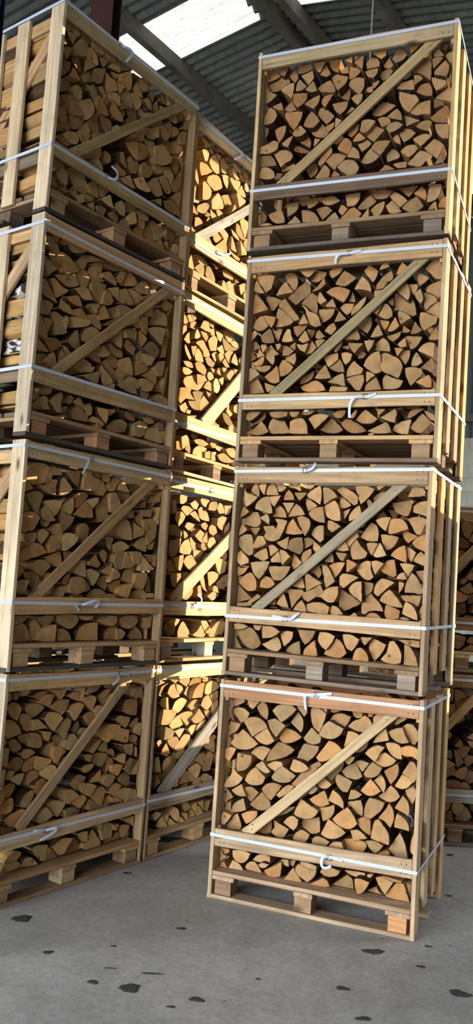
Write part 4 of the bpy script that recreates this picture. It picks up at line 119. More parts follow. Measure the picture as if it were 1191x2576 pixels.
def simple(name, col, rough=.6, metal=0, nz=None, bmp=None):
    m, nt, b = newmat(name)
    b.inputs['Roughness'].default_value = rough; b.inputs['Metallic'].default_value = metal
    if nz:
        tc = nt.nodes.new('ShaderNodeTexCoord')
        f = noise(nt, tc.outputs['Object'], nz[0], 5, .6)
        c = mix(nt, 1.0, col, ramp(nt, f, [(.3, nz[1]), (.7, nz[2])]), 'MULTIPLY')
        L(nt, c, b.inputs['Base Color'])
        if bmp: bump(nt, b, f, bmp, .01)
    else: b.inputs['Base Color'].default_value = (*col, 1)
    return m
M_END, M_SPLIT, M_BARK, M_BOARD = mat_end(), mat_split(), mat_bark(), mat_board()
M_NAIL = simple('nail_head', (.02, .018, .016), .5, .6)
M_STRAP = simple('white_strapping', (.50, .56, .67), .42)
M_WIRE = simple('galvanised_wire', (.33, .31, .28), .35, .9)
M_STEEL = simple('red_oxide_steel', (.075, .026, .020), .6, 0, (6, .6, 1.2))
M_PURLIN = simple('weathered_purlin', (.13, .115, .09), .8, 0, (5, .55, 1.3))
M_BLUE = simple('navy_paint', (.012, .022, .06), .5)
M_CABLE = simple('grey_cable', (.45, .45, .43), .6)
M_DIRT = simple('dark_dirt', (.035, .034, .032), .95, 0, (60, .5, 1.6), .8)
def mat_floor():
    m, nt, b = newmat('concrete_floor')
    tc = nt.nodes.new('ShaderNodeTexCoord'); o = tc.outputs['Object']
    c = mix(nt, ramp(nt, noise(nt, o, .9, 6, .6), [(.3, 0), (.7, 1)]), (.29, .285, .275), (.42, .415, .405))
    c = mix(nt, 1.0, c, ramp(nt, noise(nt, o, 7, 6, .7), [(.3, .80), (.7, 1.12)]), 'MULTIPLY')
    c = mix(nt, 1.0, c, ramp(nt, noise(nt, o, 34, 5, .75), [(.32, .80), (.62, 1.12)]), 'MULTIPLY')
    c = mix(nt, 1.0, c, ramp(nt, noise(nt, o, 170, 3, .7), [(.3, .84), (.7, 1.12)]), 'MULTIPLY')
    st = ramp(nt, noise(nt, o, 3.3, 4, .7), [(.66, 0), (.74, .5)])
    c = mix(nt, st, c, (.15, .145, .135))
    v = N(nt, 'ShaderNodeTexVoronoi', Scale=5.5); L(nt, o, v.inputs['Vector'])
    c = mix(nt, ramp(nt, v.outputs['Distance'], [(.03, .75), (.07, 0)]), c, (.07, .068, .062))
    L(nt, c, b.inputs['Base Color']); b.inputs['Roughness'].default_value = .62
    bump(nt, b, noise(nt, o, 60, 4), .15, .004)
    return m
def mat_roof():
    m, nt, b = newmat('corrugated_fibre_cement')
    tc = nt.nodes.new('ShaderNodeTexCoord'); o = tc.outputs['Object']
    c = mix(nt, ramp(nt, noise(nt, o, 1.2, 6, .65), [(.3, 0), (.7, 1)]), (.105, .112, .105), (.215, .22, .205))
    c = mix(nt, 1.0, c, ramp(nt, noise(nt, mapping(nt, o, (14, 14, 2)), 1, 5), [(.3, .78), (.7, 1.2)]), 'MULTIPLY')
    L(nt, c, b.inputs['Base Color']); b.inputs['Roughness'].default_value = .8
    return m
def mat_sky():
    m, nt, b = newmat('translucent_rooflight')
    tc = nt.nodes.new('ShaderNodeTexCoord'); o = tc.outputs['Object']
    f = noise(nt, mapping(nt, o, (55, 1.6, 8)), 1, 5, .7)
    c = mix(nt, 1.0, ramp(nt, f, [(.36, (.62, .66, .52)), (.54, (.95, .98, .93))]), ramp(nt, noise(nt, o, 26, 4, .7), [(.35, .72), (.6, 1.0)]), 'MULTIPLY')
    L(nt, c, b.inputs['Emission Color']); b.inputs['Emission Strength'].default_value = 0.75
    b.inputs['Base Color'].default_value = (.25, .26, .24, 1); b.inputs['Roughness'].default_value = .6
    return m
def mat_block():
    m, nt, b = newmat('painted_blockwork')
    tc = nt.nodes.new('ShaderNodeTexCoord')
    br = N(nt, 'ShaderNodeTexBrick', Scale=1.0); br.inputs['Color1'].default_value = (.62, .62, .50, 1); br.inputs['Color2'].default_value = (.56, .56, .46, 1)
    br.inputs['Mortar'].default_value = (.5, .5, .42, 1); br.inputs['Brick Width'].default_value = .45; br.inputs['Row Height'].default_value = .225; br.inputs['Mortar Size'].default_value = .012
    L(nt, mapping(nt, tc.outputs['UV']), br.inputs['Vector'])
    c = mix(nt, 1.0, br.outputs['Color'], ramp(nt, noise(nt, tc.outputs['Object'], 4, 5), [(.3, .85), (.7, 1.1)]), 'MULTIPLY')
    L(nt, c, b.inputs['Base Color']); b.inputs['Roughness'].default_value = .85
    return m
M_FLOOR, M_ROOF, M_SKY, M_BLOCK = mat_floor(), mat_roof(), mat_sky(), mat_block()
M_SHEET = simple('grey_green_wall_sheet', (.10, .12, .115), .6, 0, (2, .7, 1.2))

# ---------------------------------------------------------------- object helpers
def link(name, me, mats, parent=None, mw=None):
    for m in mats: me.materials.append(m)
    o = bpy.data.objects.new(name, me); COL.objects.link(o)
    if parent: o.parent = parent
    if mw is not None: o.matrix_world = mw
    return o
def empty(name, mw):
    o = bpy.data.objects.new(name, None); COL.objects.link(o); o.empty_display_size = .1
    o.matrix_world = mw
    return o
def tag(o, label=None, cat=None, group=None, kind=None):
    if label: o['label'] = label
    if cat: o['category'] = cat
    if group: o['group'] = group
    if kind: o['kind'] = kind
    return o
def vattr(me, name, typ, vals):
    a = me.attributes.new(name, typ, 'POINT')
    a.data.foreach_set({'FLOAT': 'value', 'FLOAT_VECTOR': 'vector', 'FLOAT_COLOR': 'color'}[typ], vals)
def board(name, parent, p0, p1, wv, w, t, color, nails=(), lump=0.0, bev=.0022, mat=None):
    """plank from p0 to p1 (centre line), wv = direction of the width"""
    p0, p1 = Vector(p0), Vector(p1); ax = p1 - p0; ln = ax.length; ax.normalize()
    wv = Vector(wv); wv = (wv - ax * wv.dot(ax)).normalized(); tv = ax.cross(wv)
    bm = bmesh.new()
    n = max(2, int(ln / .11)) if ln > .25 else 2
    ph = rng.random() * 6; ph2 = rng.random() * 6
    cw = w / 2; ct = t / 2; rings = []
    prof = [(-cw + bev, -ct), (cw - bev, -ct), (cw, -ct + bev), (cw, ct - bev), (cw - bev, ct), (-cw + bev, ct), (-cw, ct - bev), (-cw, -ct + bev)]
    gr = []; off = Vector((rng.random() * 40, rng.random() * 40, rng.random() * 40))
    for i in range(n + 1):
        s = ln * i / n
        d1 = lump * math.sin(ph + s * 5.1) + lump * .5 * math.sin(ph2 + s * 13); d2 = lump * math.sin(ph2 + s * 6.7)
        r = []
        for (a, b) in prof:
            e = d1 if a > 0 else d2
            P = ax * s + wv * (a + (e if abs(a) > cw * .5 else 0)) + tv * b
            r.append(bm.verts.new(P)); gr += [s + off.x, a + off.y, b + off.z]
        rings.append(r)
    k = len(prof)
    for i in range(n):
        for j in range(k): bm.faces.new((rings[i][j], rings[i][(j + 1) % k], rings[i + 1][(j + 1) % k], rings[i + 1][j]))
    bm.faces.new(rings[0][::-1]); bm.faces.new(rings[-1])
    for (s, a, sg) in nails:
        c = ax * s + wv * a + tv * (sg * (ct + .0008))
        vs = [bm.verts.new(c + (ax * math.cos(q) + wv * math.sin(q)) * .0034) for q in [x * math.pi / 3 for x in range(6)]]
        gr += [0, 0, 0] * 6
        f = bm.faces.new(vs if sg > 0 else vs[::-1]); f.material_index = 1
    bmesh.ops.recalc_face_normals(bm, faces=[f for f in bm.faces if f.material_index == 0])
    me = bpy.data.meshes.new(name); bm.to_mesh(me); bm.free()
    vattr(me, 'gr', 'FLOAT_VECTOR', gr)
    o = link(name, me, [mat or M_BOARD] + ([M_NAIL] if nails else []), parent)
    o.location = p0
    k = rng.uniform(.86, 1.1); q = rng.uniform(-.05, .05); c = [max(.01, color[0] * k * (1 + q)), max(.01, color[1] * k * .945), max(.01, color[2] * k * (1 - q) * .92)]; o.color = (*c, 1)
    return o
def box(name, c0, c1, mat, parent=None, mw=None):
    me = bpy.data.meshes.new(name); x0, y0, z0 = c0; x1, y1, z1 = c1
    v = [(x0, y0, z0), (x1, y0, z0), (x1, y1, z0), (x0, y1, z0), (x0, y0, z1), (x1, y0, z1), (x1, y1, z1), (x0, y1, z1)]
    f = [(0, 3, 2, 1), (4, 5, 6, 7), (0, 1, 5, 4), (1, 2, 6, 5), (2, 3, 7, 6), (3, 0, 4, 7)]
    me.from_pydata(v, [], f)
    return link(name, me, [mat], parent, mw)
def ribbon(name, parent, pts, w, t=.0011, mat=None):
    """flat band following pts (x, y, z), broad side towards -y"""
    P = [Vector(p) for p in pts]; Q = []
    for i in range(len(P) - 1):
        a = P[max(i - 1, 0)]; b = P[i]; c = P[i + 1]; d = P[min(i + 2, len(P) - 1)]
        for s in range(6 if len(P) > 2 else 1):
            u = s / (6 if len(P) > 2 else 1)
            Q.append(.5 * ((2 * b) + (c - a) * u + (2 * a - 5 * b + 4 * c - d) * u * u + (-a + 3 * b - 3 * c + d) * u ** 3))
    Q.append(P[-1])
    v = []; f = []
    for i, q in enumerate(Q):
        d = (Q[min(i + 1, len(Q) - 1)] - Q[max(i - 1, 0)]).normalized()
        wv = d.cross(Vector((0, 1, 0)));  wv = wv.normalized() if wv.length > 1e-4 else Vector((0, 0, 1))
        nv = d.cross(wv).normalized()
        for a, b in ((-1, -1), (1, -1), (1, 1), (-1, 1)): v.append(q + wv * a * w / 2 + nv * b * t / 2)
    for i in range(len(Q) - 1):
        for j in range(4): f.append((4 * i + j, 4 * i + (j + 1) % 4, 4 * i + 4 + (j + 1) % 4, 4 * i + 4 + j))
    f.append((0, 1, 2, 3)); n = 4 * (len(Q) - 1); f.append((n + 3, n + 2, n + 1, n))
    me = bpy.data.meshes.new(name); me.from_pydata(v, [], f); me.validate()
    return link(name, me, [mat or M_STRAP], parent)
def tubeloop(name, parent, pts, r, mat):
    v = []; f = []; n = len(pts); P = [Vector(p) for p in pts]
    for i in range(n):
        d = (P[(i + 1) % n] - P[i - 1]).normalized(); a = Vector((0, 1, 0)); b = d.cross(a).normalized()
        for k in range(6):
            q = k * math.pi / 3; v.append(P[i] + a * math.cos(q) * r + b * math.sin(q) * r)
    for i in range(n):
        for k in range(6): f.append((6 * i + k, 6 * i + (k + 1) % 6, 6 * ((i + 1) % n) + (k + 1) % 6, 6 * ((i + 1) % n) + k))
    me = bpy.data.meshes.new(name); me.from_pydata(v, [], f)
    return link(name, me, [mat], parent)

# ---------------------------------------------------------------- crates
def cmat(n):
    O, ux, vx, zz = [Vector(a) for a in POSE[n]]
    return Matrix(((ux.x, vx.x, zz.x, O.x), (ux.y, vx.y, zz.y, O.y), (ux.z, vx.z, zz.z, O.z), (0, 0, 0, 1)))
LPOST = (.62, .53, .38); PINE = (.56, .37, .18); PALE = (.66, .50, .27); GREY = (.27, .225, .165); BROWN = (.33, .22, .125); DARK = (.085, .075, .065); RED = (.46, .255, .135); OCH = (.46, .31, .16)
STY = dict(
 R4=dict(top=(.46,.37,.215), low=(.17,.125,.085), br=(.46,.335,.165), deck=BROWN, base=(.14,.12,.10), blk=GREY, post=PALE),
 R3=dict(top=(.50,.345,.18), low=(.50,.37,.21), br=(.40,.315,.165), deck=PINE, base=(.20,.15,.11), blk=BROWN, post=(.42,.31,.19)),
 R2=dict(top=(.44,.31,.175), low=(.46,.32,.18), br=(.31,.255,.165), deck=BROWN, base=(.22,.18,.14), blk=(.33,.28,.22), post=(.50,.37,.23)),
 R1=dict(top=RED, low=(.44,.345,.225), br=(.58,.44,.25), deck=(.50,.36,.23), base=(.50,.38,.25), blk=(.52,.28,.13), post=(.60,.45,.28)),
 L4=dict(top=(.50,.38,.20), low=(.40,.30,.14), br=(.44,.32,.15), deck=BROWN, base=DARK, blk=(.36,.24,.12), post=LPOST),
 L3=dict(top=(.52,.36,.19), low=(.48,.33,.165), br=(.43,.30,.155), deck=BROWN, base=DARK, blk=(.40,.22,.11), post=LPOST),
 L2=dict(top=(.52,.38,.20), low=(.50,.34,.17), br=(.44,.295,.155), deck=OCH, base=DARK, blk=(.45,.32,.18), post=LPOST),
 L1=dict(top=(.50,.36,.19), low=(.48,.35,.20), br=(.42,.31,.18), deck=OCH, base=BROWN, blk=(.42,.32,.20), post=LPOST),
 M4=dict(top=PALE, low=PALE, br=(.33,.31,.255), deck=PINE, base=PINE, blk=BROWN, post=PALE),
 M3=dict(top=PALE, low=PALE, br=(.60,.47,.27), deck=PINE, base=PALE, blk=BROWN, post=PINE),
 M2=dict(top=PALE, low=PALE, br=(.56,.44,.26), deck=PALE, base=PINE, blk=(.45,.42,.36), post=(.42,.33,.22)),
 M1=dict(top=PALE, low=(.30,.23,.15), br=(.33,.30,.26), deck=OCH, base=BROWN, blk=(.50,.33,.15), post=(.48,.37,.22)),
 N2=dict(top=(.46,.29,.15), low=BROWN, br=(.52,.38,.22), deck=PALE, base=GREY, blk=BROWN, post=PINE),
 N1=dict(top=BROWN, low=(.42,.38,.30), br=PINE, deck=BROWN, base=GREY, blk=BROWN, post=PINE))
CRATE_LABEL = dict(
 R1='bottom crate of the right-hand stack, slatted timber pallet crate standing on the concrete floor',
 R2='second crate up in the right-hand stack, with a grey knotted diagonal brace',
 R3='third crate up in the right-hand stack, strap tail hanging from its lower rail',
 R4='top crate of the right-hand stack, dark brown lower rail, under the corrugated roof',
 L1='bottom crate of the left-hand stack, white bow-shaped strap tails on lower rail',
 L2='second crate up in the left-hand stack, strap tail hanging in front of its logs',
 L3='third crate up in the left-hand stack, birch-bark logs showing on its end',
 L4='top crate of the left-hand stack, looped strap tail on its lower rail',
 M1='bottom sunlit crate in the middle gap, dark grey diagonal brace, on the floor',
 M2='second sunlit crate up in the middle gap between the two tall stacks',
 M3='third sunlit crate up in the middle gap, wide pale diagonal brace',
 M4='top sunlit crate in the middle gap, grey diagonal brace, below the roof purlin',
 N1='lower crate behind the right-hand stack, half hidden at the right edge',
 N2='upper crate behind the right-hand stack, against the pale block wall')
def make_crate(n):
    st = STY[n]; ft = FEAT.get(n, {}); full = n[0] != 'N'
    C = empty('firewood_crate', cmat(n)); tag(C, CRATE_LABEL[n], 'crate', 'slatted timber crates of split firewood')
    hz = H - .013
    top = ft.get('top') or [1.135, 1.05, 1.135, 1.05]; low = ft.get('low') or [.372, .285, .372, .285]
    # side boards
    for side in (0, 1):
        x = .0115 if side == 0 else W - .0115
        for k, y in enumerate((.05, .275, .50, D - .05) if n[0] != 'L' else (.05, .325, .54, D - .05)):
            z0, z1 = (.004, hz) if k in (0, 3) else (.088 + rng.uniform(-.008, .01), hz - .012 + rng.uniform(-.01, .004))
            col = st['post'] if (k == 0 or rng.random() < .6) else PINE
            if n[0] == 'L' and side == 0 and k == 1: col = (.62, .52, .36)
            sg = 1 if side == 1 else -1
            nl = [(z - z0, a, sg) for z in (.13, .32, .36, 1.06, 1.11) for a in (-.02, .024)] if full else ()
            bwid = .096 if k else .1
            if n[0] == 'L' and side == 1 and k == 0: bwid = .056; y = .028; col = (.40, .29, .16)
            board('side_board', C, (x, y, z0), (x, y, z1), (0, 1, 0), bwid, .021, col, nails=nl, lump=.0016)
        xi = .032 if side == 0 else W - .032
        for z, w in ((1.06, .07), (.33, .08)):
            board('side_rail', C, (xi, .03, z), (xi, D - .03, z), (0, 0, 1), w, .018, PINE if z > 1 else GREY, lump=.001)
        board('side_brace', C, (xi, .10, .99), (xi, D - .12, .42), (0, 1, 1), .075, .018, (.5, .34, .19))
    # front and back rails
    zt0, zt1 = (top[0] + top[1]) / 2, (top[2] + top[3]) / 2; wt = min(.092, max(.082, ((top[0] - top[1]) + (top[2] - top[3])) / 2))
    zt0 = min(zt0, hz - wt / 2 - .004); zt1 = min(zt1, hz - wt / 2 - .004)
    zl0, zl1 = (low[0] + low[1]) / 2, (low[2] + low[3]) / 2; wl = ((low[0] - low[1]) + (low[2] - low[3])) / 2
    for y, sg in ((.011, 1), (D - .011, -1)):
        nl = [(s, a, sg) for s in (.03, .055, W - .10, W - .075) for a in (-.022, .02)] if sg > 0 else ()
        board('top_rail', C, (.024, y, zt0), (W - .024, y, zt1), (0, 0, 1), wt, .020, st['top'], nails=nl, lump=.0022)
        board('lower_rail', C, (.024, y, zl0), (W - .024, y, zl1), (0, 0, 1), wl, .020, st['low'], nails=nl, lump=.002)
    br = ft.get('br') or [[.16, .37], [.24, .37], [.98, 1.05], [.90, 1.05]]
    lo = (Vector((br[0][0], br[0][1])) + Vector((br[1][0], br[1][1]))) / 2; hi = (Vector((br[2][0], br[2][1])) + Vector((br[3][0], br[3][1]))) / 2
    if n == 'N2': lo, hi = Vector((.12, .34)), Vector((.78, 1.05))
    if n == 'N1': lo, hi = Vector((.12, .42)), Vector((.72, 1.08))
    d = (hi - lo).normalized()
    nrm = Vector((-d.y, d.x)); bw = min(.10, max(.052, abs((Vector(br[0]) - Vector(br[1])).dot(nrm)) * .5 + abs((Vector(br[2]) - Vector(br[3])).dot(nrm)) * .5))
    if n[0] == 'M':
        hi = lo + d * ((1.06 - lo.y) / d.y); bw = {'M4': .062, 'M3': .095, 'M2': .085, 'M1': .085}[n]
        if hi.x > W - .04: hi = lo + d * ((W - .06 - lo.x) / d.x)
    lo -= d * .03; hi += d * .035
    board('diagonal_brace', C, (lo.x, .0325, lo.y), (hi.x, .0325, hi.y), (nrm.x, 0, nrm.y), bw, .019, st['br'], lump=.0018, nails=[(.05, 0, 1), (.07, .015, 1), ((hi - lo).length - .07, 0, 1)] if full else ())
    # pallet
    dk = ft.get('deck') or [.14, .117, .14, .117]
    zd = (dk[0] + dk[2]) / 2 - .0115; zd = min(max(zd, .118), .134)
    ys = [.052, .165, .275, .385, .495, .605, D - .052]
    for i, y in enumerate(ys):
        board('deck_board', C, (.024, y, zd), (W - .024, y, zd), (0, 1, 0), .10 if i in (0, 6) else .085, .021, st['deck'] if i == 0 else (.19, .135, .09), lump=.001)  # inner boards given a darker colour for the shade inside the pallet
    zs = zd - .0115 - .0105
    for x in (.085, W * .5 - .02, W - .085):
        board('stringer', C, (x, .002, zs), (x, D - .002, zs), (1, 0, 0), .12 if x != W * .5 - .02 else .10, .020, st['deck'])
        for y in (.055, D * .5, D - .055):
            board('block', C, (x - .045, y, (zs - .010 + .024) / 2), (x + .045, y, (zs - .010 + .024) / 2), (0, 1, 0), .098, zs - .010 - .024, (st['blk'] if rng.random() < .75 else BROWN) if y < .1 else (.19, .135, .09), bev=.004)  # blocks behind the front ones darkened too, shade painted into their colour
    for y in (.05, D * .5, D - .05):
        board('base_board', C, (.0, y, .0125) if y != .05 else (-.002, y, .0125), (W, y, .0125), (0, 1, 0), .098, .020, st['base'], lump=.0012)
    # strapping bands
    s1 = ft.get('s1') or [1.1, 1.1]; s2 = ft.get('s2') or [.335, .335]
    for k, s in (('1', s1), ('2', s2)):
        e = .0014; zz = [s[0], s[1]]
        ring = [(-e, -e, zz[0]), (W + e, -e, zz[1]), (W + e, D + e, zz[1]), (-e, D + e, zz[0])]
        v = []; f = []
        h = .0082; t = .0010
        for (x, y, z) in ring:
            ox = -1 if x < .5 else 1; oy = -1 if y < .3 else 1
            for q, dz in ((0, -h), (1, -h), (1, h), (0, h)): v.append((x + ox * t * q, y + oy * t * q, z + dz))
        for i in range(4):
            j = (i + 1) % 4
            for a in range(4): f.append((4 * i + a, 4 * i + (a + 1) % 4, 4 * j + (a + 1) % 4, 4 * j + a))
        me = bpy.data.meshes.new('strap'); me.from_pydata(v, [], f); me.validate()
        S = link('strap', me, [M_STRAP], C)
        if ft.get('b' + k):
            bx, bz = ft['b' + k]; sl = (zz[1] - zz[0]) / W
            rr = [(-.011, -.0125), (.011, -.0125), (.011, .0125), (-.011, .0125), (-.011, -.0125), (-.004, -.0125), (-.004, .0125), (-.011, .0125)]
            pts = [(bx + a, -.0055, bz + c + a * sl) for a, c in ((-.012, -.013), (-.004, -.0135), (.004, -.0135), (.012, -.013), (.0125, 0), (.012, .013), (.004, .0135), (-.004, .0135), (-.012, .013), (-.0125, 0))]
            tubeloop('buckle', S, pts, .0017, M_WIRE)
            for tl in ft['t' + k]:
                n_ = len(tl); P = []
                for i, (x, z) in enumerate(tl):
                    P.append((x, -.004 - (.022 if n_ > 3 else .006) * math.sin(math.pi * min(1, (i + .6) / n_)), z))
                ribbon('strap_tail', S, [(bx, -.0042, bz)] + P, .0135)
    return C
for n in STY: make_crate(n)

# ---------------------------------------------------------------- split logs
def smooth(poly, barky=True):
    """cut corners; returns points and a bark flag for every edge"""
    n = len(poly); curve = []
    for i in range(n):
        a, b, c = [Vector(poly[j % n]) for j in (i - 1, i, i + 1)]
        u, w = a - b, c - b
        ang = u.angle(w, 0) if u.length > 1e-6 and w.length > 1e-6 else 0
        crs = (b - a).cross(c - b) if hasattr(Vector((0, 0)), 'cross') else 0
        curve.append(ang > 2.1 and crs > 0)
    out = []; fl = []
    for i in range(n):
        a, b, c = [Vector(poly[j % n]) for j in (i - 1, i, i + 1)]
        if curve[i]:
            du, dw = (b - a), (c - b)
            pa = b.lerp(a, .33) + Vector((du.y, -du.x)) * .052; qc = b.lerp(c, .33) + Vector((dw.y, -dw.x)) * .052
            out += [pa, b, qc]; fl += [True, True, curve[i] or curve[(i + 1) % n]]
        else:
            la = min(.003, .2 * (a - b).length); lc = min(.003, .2 * (c - b).length)
            p = b + (a - b).normalized() * la; q = b + (c - b).normalized() * lc
            out += [p, q]; fl += [False, curve[(i + 1) % n]]
    if not barky: fl = [False] * len(fl)
    return out, fl, any(curve)
def tone(n):
    base = {'R': (.405, .238, .104), 'L': (.46, .285, .122), 'M': (.44, .275, .115), 'N': (.36, .22, .11)}[n[0]]
    if n in ('R1', 'R2'): base = (.455, .268, .118)
    if n == 'R4': base = (.365, .212, .095)  # log colour darkens up the right stack, painting in door-light fall-off
    k = rng.gauss(1, .12); r = rng.random(); c = [x * k for x in base]
    if r < .16: c = [c[0] * 1.0, c[1] * .88, c[2] * .78]
    elif r < .30: c = [c[0] * .93, c[1] * 1.02, c[2] * 1.12]
    elif r < .36: c = [x * .66 for x in c]
    return [min(.8, max(.03, x)) for x in c]
def log_geo(poly, y0, y1, col, birch, pb=.9):
    pts, fl, has = smooth(poly, rng.random() < pb); n = len(pts)
    c = sum(pts, Vector((0, 0))) / n
    grow = []
    for i, p in enumerate(pts):
        a, b = pts[i - 1], pts[(i + 1) % n]
        d = b - a
        d = d.normalized() if d.length > 1e-6 else Vector((1, 0))
        grow.append(p + Vector((d.y, -d.x)) * .0010)
    pts = grow
    barkpts = [pts[i] for i in range(n) if fl[i]]
    bc = sum(barkpts, Vector((0, 0))) / len(barkpts) if barkpts else c + Vector((rng.uniform(-.1, .1), -.08))
    pith = max(pts, key=lambda p: (p - bc).length) if barkpts else c + (c - bc) * 1.4
    ta, tb = rng.gauss(0, .09), rng.gauss(0, .09); sc = rng.uniform(.93, 1.0); dx, dz = rng.uniform(-.006, .006), rng.uniform(-.006, .002)
    V = []; G = []; F = []; MI = []
    seed = rng.uniform(-50, 50)
    def add(p, y):
        V.append((p.x, y, p.y)); G.append((p.x - pith.x, y + seed, p.y - pith.y))
    inner = []
    for i, p in enumerate(pts):
        a, b = pts[i - 1], pts[(i + 1) % n]
        d = (b - a).normalized(); nin = Vector((-d.y, d.x))
        r = .0032 if (fl[i] and fl[i - 1]) else .002 if (fl[i] or fl[i - 1]) else .0009
        inner.append(p + nin * r)
    fy = lambda p: y0 + ta * (p.x - c.x) + tb * (p.y - c.y)
    for p in inner: add(p, fy(p))
    for i, p in enumerate(pts): add(p, fy(p) + (.0012 if not fl[i] else .0))
    for p in pts: add(p + Vector((rng.uniform(-.0015, .0015), rng.uniform(-.0015, .0015))) , (y0 + y1) / 2)
    for p in pts: add(c + (p - c) * sc + Vector((dx, dz)), y1)
    F.append(tuple(range(n))); MI.append(0)
    for i in range(n):
        j = (i + 1) % n
        F.append((i, n + i, n + j, j)); MI.append(2 if fl[i] else 1)
        F.append((n + i, 2 * n + i, 2 * n + j, n + j)); MI.append(2 if fl[i] else 1)
        F.append((2 * n + i, 3 * n + i, 3 * n + j, 2 * n + j)); MI.append(2 if fl[i] else 1)
    F.append(tuple(range(4 * n - 1, 3 * n - 1, -1))); MI.append(0)
    return V, G, F, MI, c
class Bag:
    def __init__(s): s.V, s.G, s.F, s.MI, s.C, s.B = [], [], [], [], [], []
    def add(s, V, G, F, MI, col, birch, mw=None):
        o = len(s.V)
        s.V += [tuple(mw @ Vector(v)) for v in V] if mw is not None else V
        s.G += G; s.F += [tuple(o + i for i in f) for f in F]; s.MI += MI
        s.C += [(*col, 1)] * len(V); s.B += [0.0] * (len(V) // 2) + [birch] * (len(V) - len(V) // 2)
    def build(s, name):
        me = bpy.data.meshes.new(name); me.from_pydata(s.V, [], s.F)
        me.polygons.foreach_set('material_index', s.MI)
        vattr(me, 'gr', 'FLOAT_VECTOR', [x for g in s.G for x in g])
        vattr(me, 'col', 'FLOAT_COLOR', [x for c in s.C for x in c]); vattr(me, 'birch', 'FLOAT', s.B)
        return me
ORD = 'zeroth first second third fourth fifth sixth seventh eighth ninth tenth eleventh twelfth thirteenth fourteenth fifteenth sixteenth seventeenth eighteenth nineteenth twentieth'.split()
WHERE = {'1': 'bottom crate', '2': 'second crate up', '3': 'third crate up', '4': 'top crate'}
STACK = {'R': 'right stack', 'L': 'left stack', 'M': 'middle gap'}
GRP = {'1': 'lowest', '2': 'second', '3': 'third', '4': 'topmost'}
def parse(s):
    out = []
    for t in s.split(';'):
        big = t[0] == '*'; a = [int(x) for x in t.lstrip('*').split()]
        out.append((big, a[0] / 1000, [(a[i] / 1000, a[i + 1] / 1000) for i in range(1, len(a), 2)]))
    return out
def parea(P): return .5 * sum(P[i - 1][0] * P[i][1] - P[i][0] * P[i - 1][1] for i in range(len(P)))
rest = Bag(); ALL = {n: parse(s) for n, s in LOGS.items()}
def pip(x, y, P):
    c = False
    for i in range(len(P)):
        (x1, y1), (x2, y2) = P[i - 1], P[i]
        if (y1 > y) != (y2 > y) and x < (x2 - x1) * (y - y1) / (y2 - y1) + x1: c = not c
    return c
def free_fill(n, have, src, x0):
    """logs for the part of a crate that other crates hide, shapes borrowed from a neighbour crate"""
    extra = []
    for big, d, P in src:
        cx = sum(p[0] for p in P) / len(P); cz = sum(p[1] for p in P) / len(P)
        if cx < x0: continue
        if any(pip(x, z, Q) for _, _, Q in have for x, z in P + [(cx, cz)]): continue
        extra.append((False, d, P))
    return extra
for n in ('M1', 'M2', 'M3', 'M4'):
    ALL[n] += free_fill(n, ALL[n], ALL['R' + n[1]], .5)
ALL['N1'] = [(False, d, P) for _, d, P in ALL['R2']]; ALL['N2'] = [(False, d, P) for _, d, P in ALL['R1']]
for n, logs in ALL.items():
    mw = cmat(n)
    # layers, counted up from the deck, for the labels
    info = []
    for i, (big, d, P) in enumerate(logs):
        info.append((sum(p[0] for p in P) / len(P), sum(p[1] for p in P) / len(P)))
    band = lambda z: min(13, max(1, int((z - .142) / .074) + 1))
    rank = {}
    for b in range(1, 14):
        for k, i in enumerate(sorted([i for i in range(len(logs)) if band(info[i][1]) == b], key=lambda i: info[i][0])): rank[i] = (b, k + 1)
    for i, (big, d, P) in enumerate(logs):
        col = tone(n); birch = 1.0 if rng.random() < (.05 if n[0] != 'L' else .16) else 0.0
        if n == 'L3' and info[i][0] < .16 and .3 < info[i][1] < .8: birch = 1.0
        V, G, F, MI, c = log_geo(P, d, d + .245, col, birch, {'R': .92, 'L': .5, 'M': .5, 'N': .8}[n[0]])
        if big:
            B = Bag(); B.add([(v[0] - c.x, v[1] - d, v[2] - c.y) for v in V], G, F, MI, col, birch)
            o = link('split_log', B.build('split_log'), [M_END, M_SPLIT, M_BARK], None, mw @ Matrix.Translation((c.x, d, c.y)))
            A = abs(parea(P)); nv = len(P); hasb = any(m == 2 for m in MI)
            size = 'large' if A > .0075 else 'medium' if A > .005 else 'small'
            shape = ('fan-shaped' if hasb and nv <= 6 else 'rounded' if hasb else 'triangular' if nv == 3 else 'four-sided' if nv == 4 else 'angular')
            b, k = rank[i]
            tag(o, f'{size} {shape} log end, {ORD[b]} layer up, {ORD[min(k, 20)]} from left, {WHERE[n[1]]}, {STACK[n[0]]}', 'log',
                f'split logs stacked in the {GRP[n[1]]} crate of the {STACK[n[0]]}')
        else:
            rest.add(V, G, F, MI, col, birch, mw)
    # the two rows of logs behind the front row, seen through gaps and between the side boards
    for row in (1, 2):
        y = .115 + row * .185 + .09
        for big, d, P in logs:
            Q = [(W - x, z) for x, z in reversed(P)] if row == 1 else P
            dj = rng.uniform(-.008, .008)
            col = tone(n); birch = 1.0 if rng.random() < .2 else 0.0
            V, G, F, MI, c = log_geo(Q, y + dj, y + dj + .165, col, birch)
            rest.add(V, G, F, MI, col, birch, mw)
        x = .05
        while x < W - .12:      # the uppermost layer of the rows behind
            w_ = rng.uniform(.07, .11); h_ = rng.uniform(.06, .10); z_ = .985 + rng.uniform(-.01, .012)
            Q = [(x, z_), (x + w_, z_ + rng.uniform(-.01, .01)), (x + w_ * .8, z_ + h_ * .8), (x + w_ * .4, z_ + h_)]
            col = tone(n)
            V, G, F, MI, c = log_geo(Q, y + .012, y + .15, col, 0.0)
            rest.add(V, G, F, MI, col, 0.0, mw); x += w_ + .004
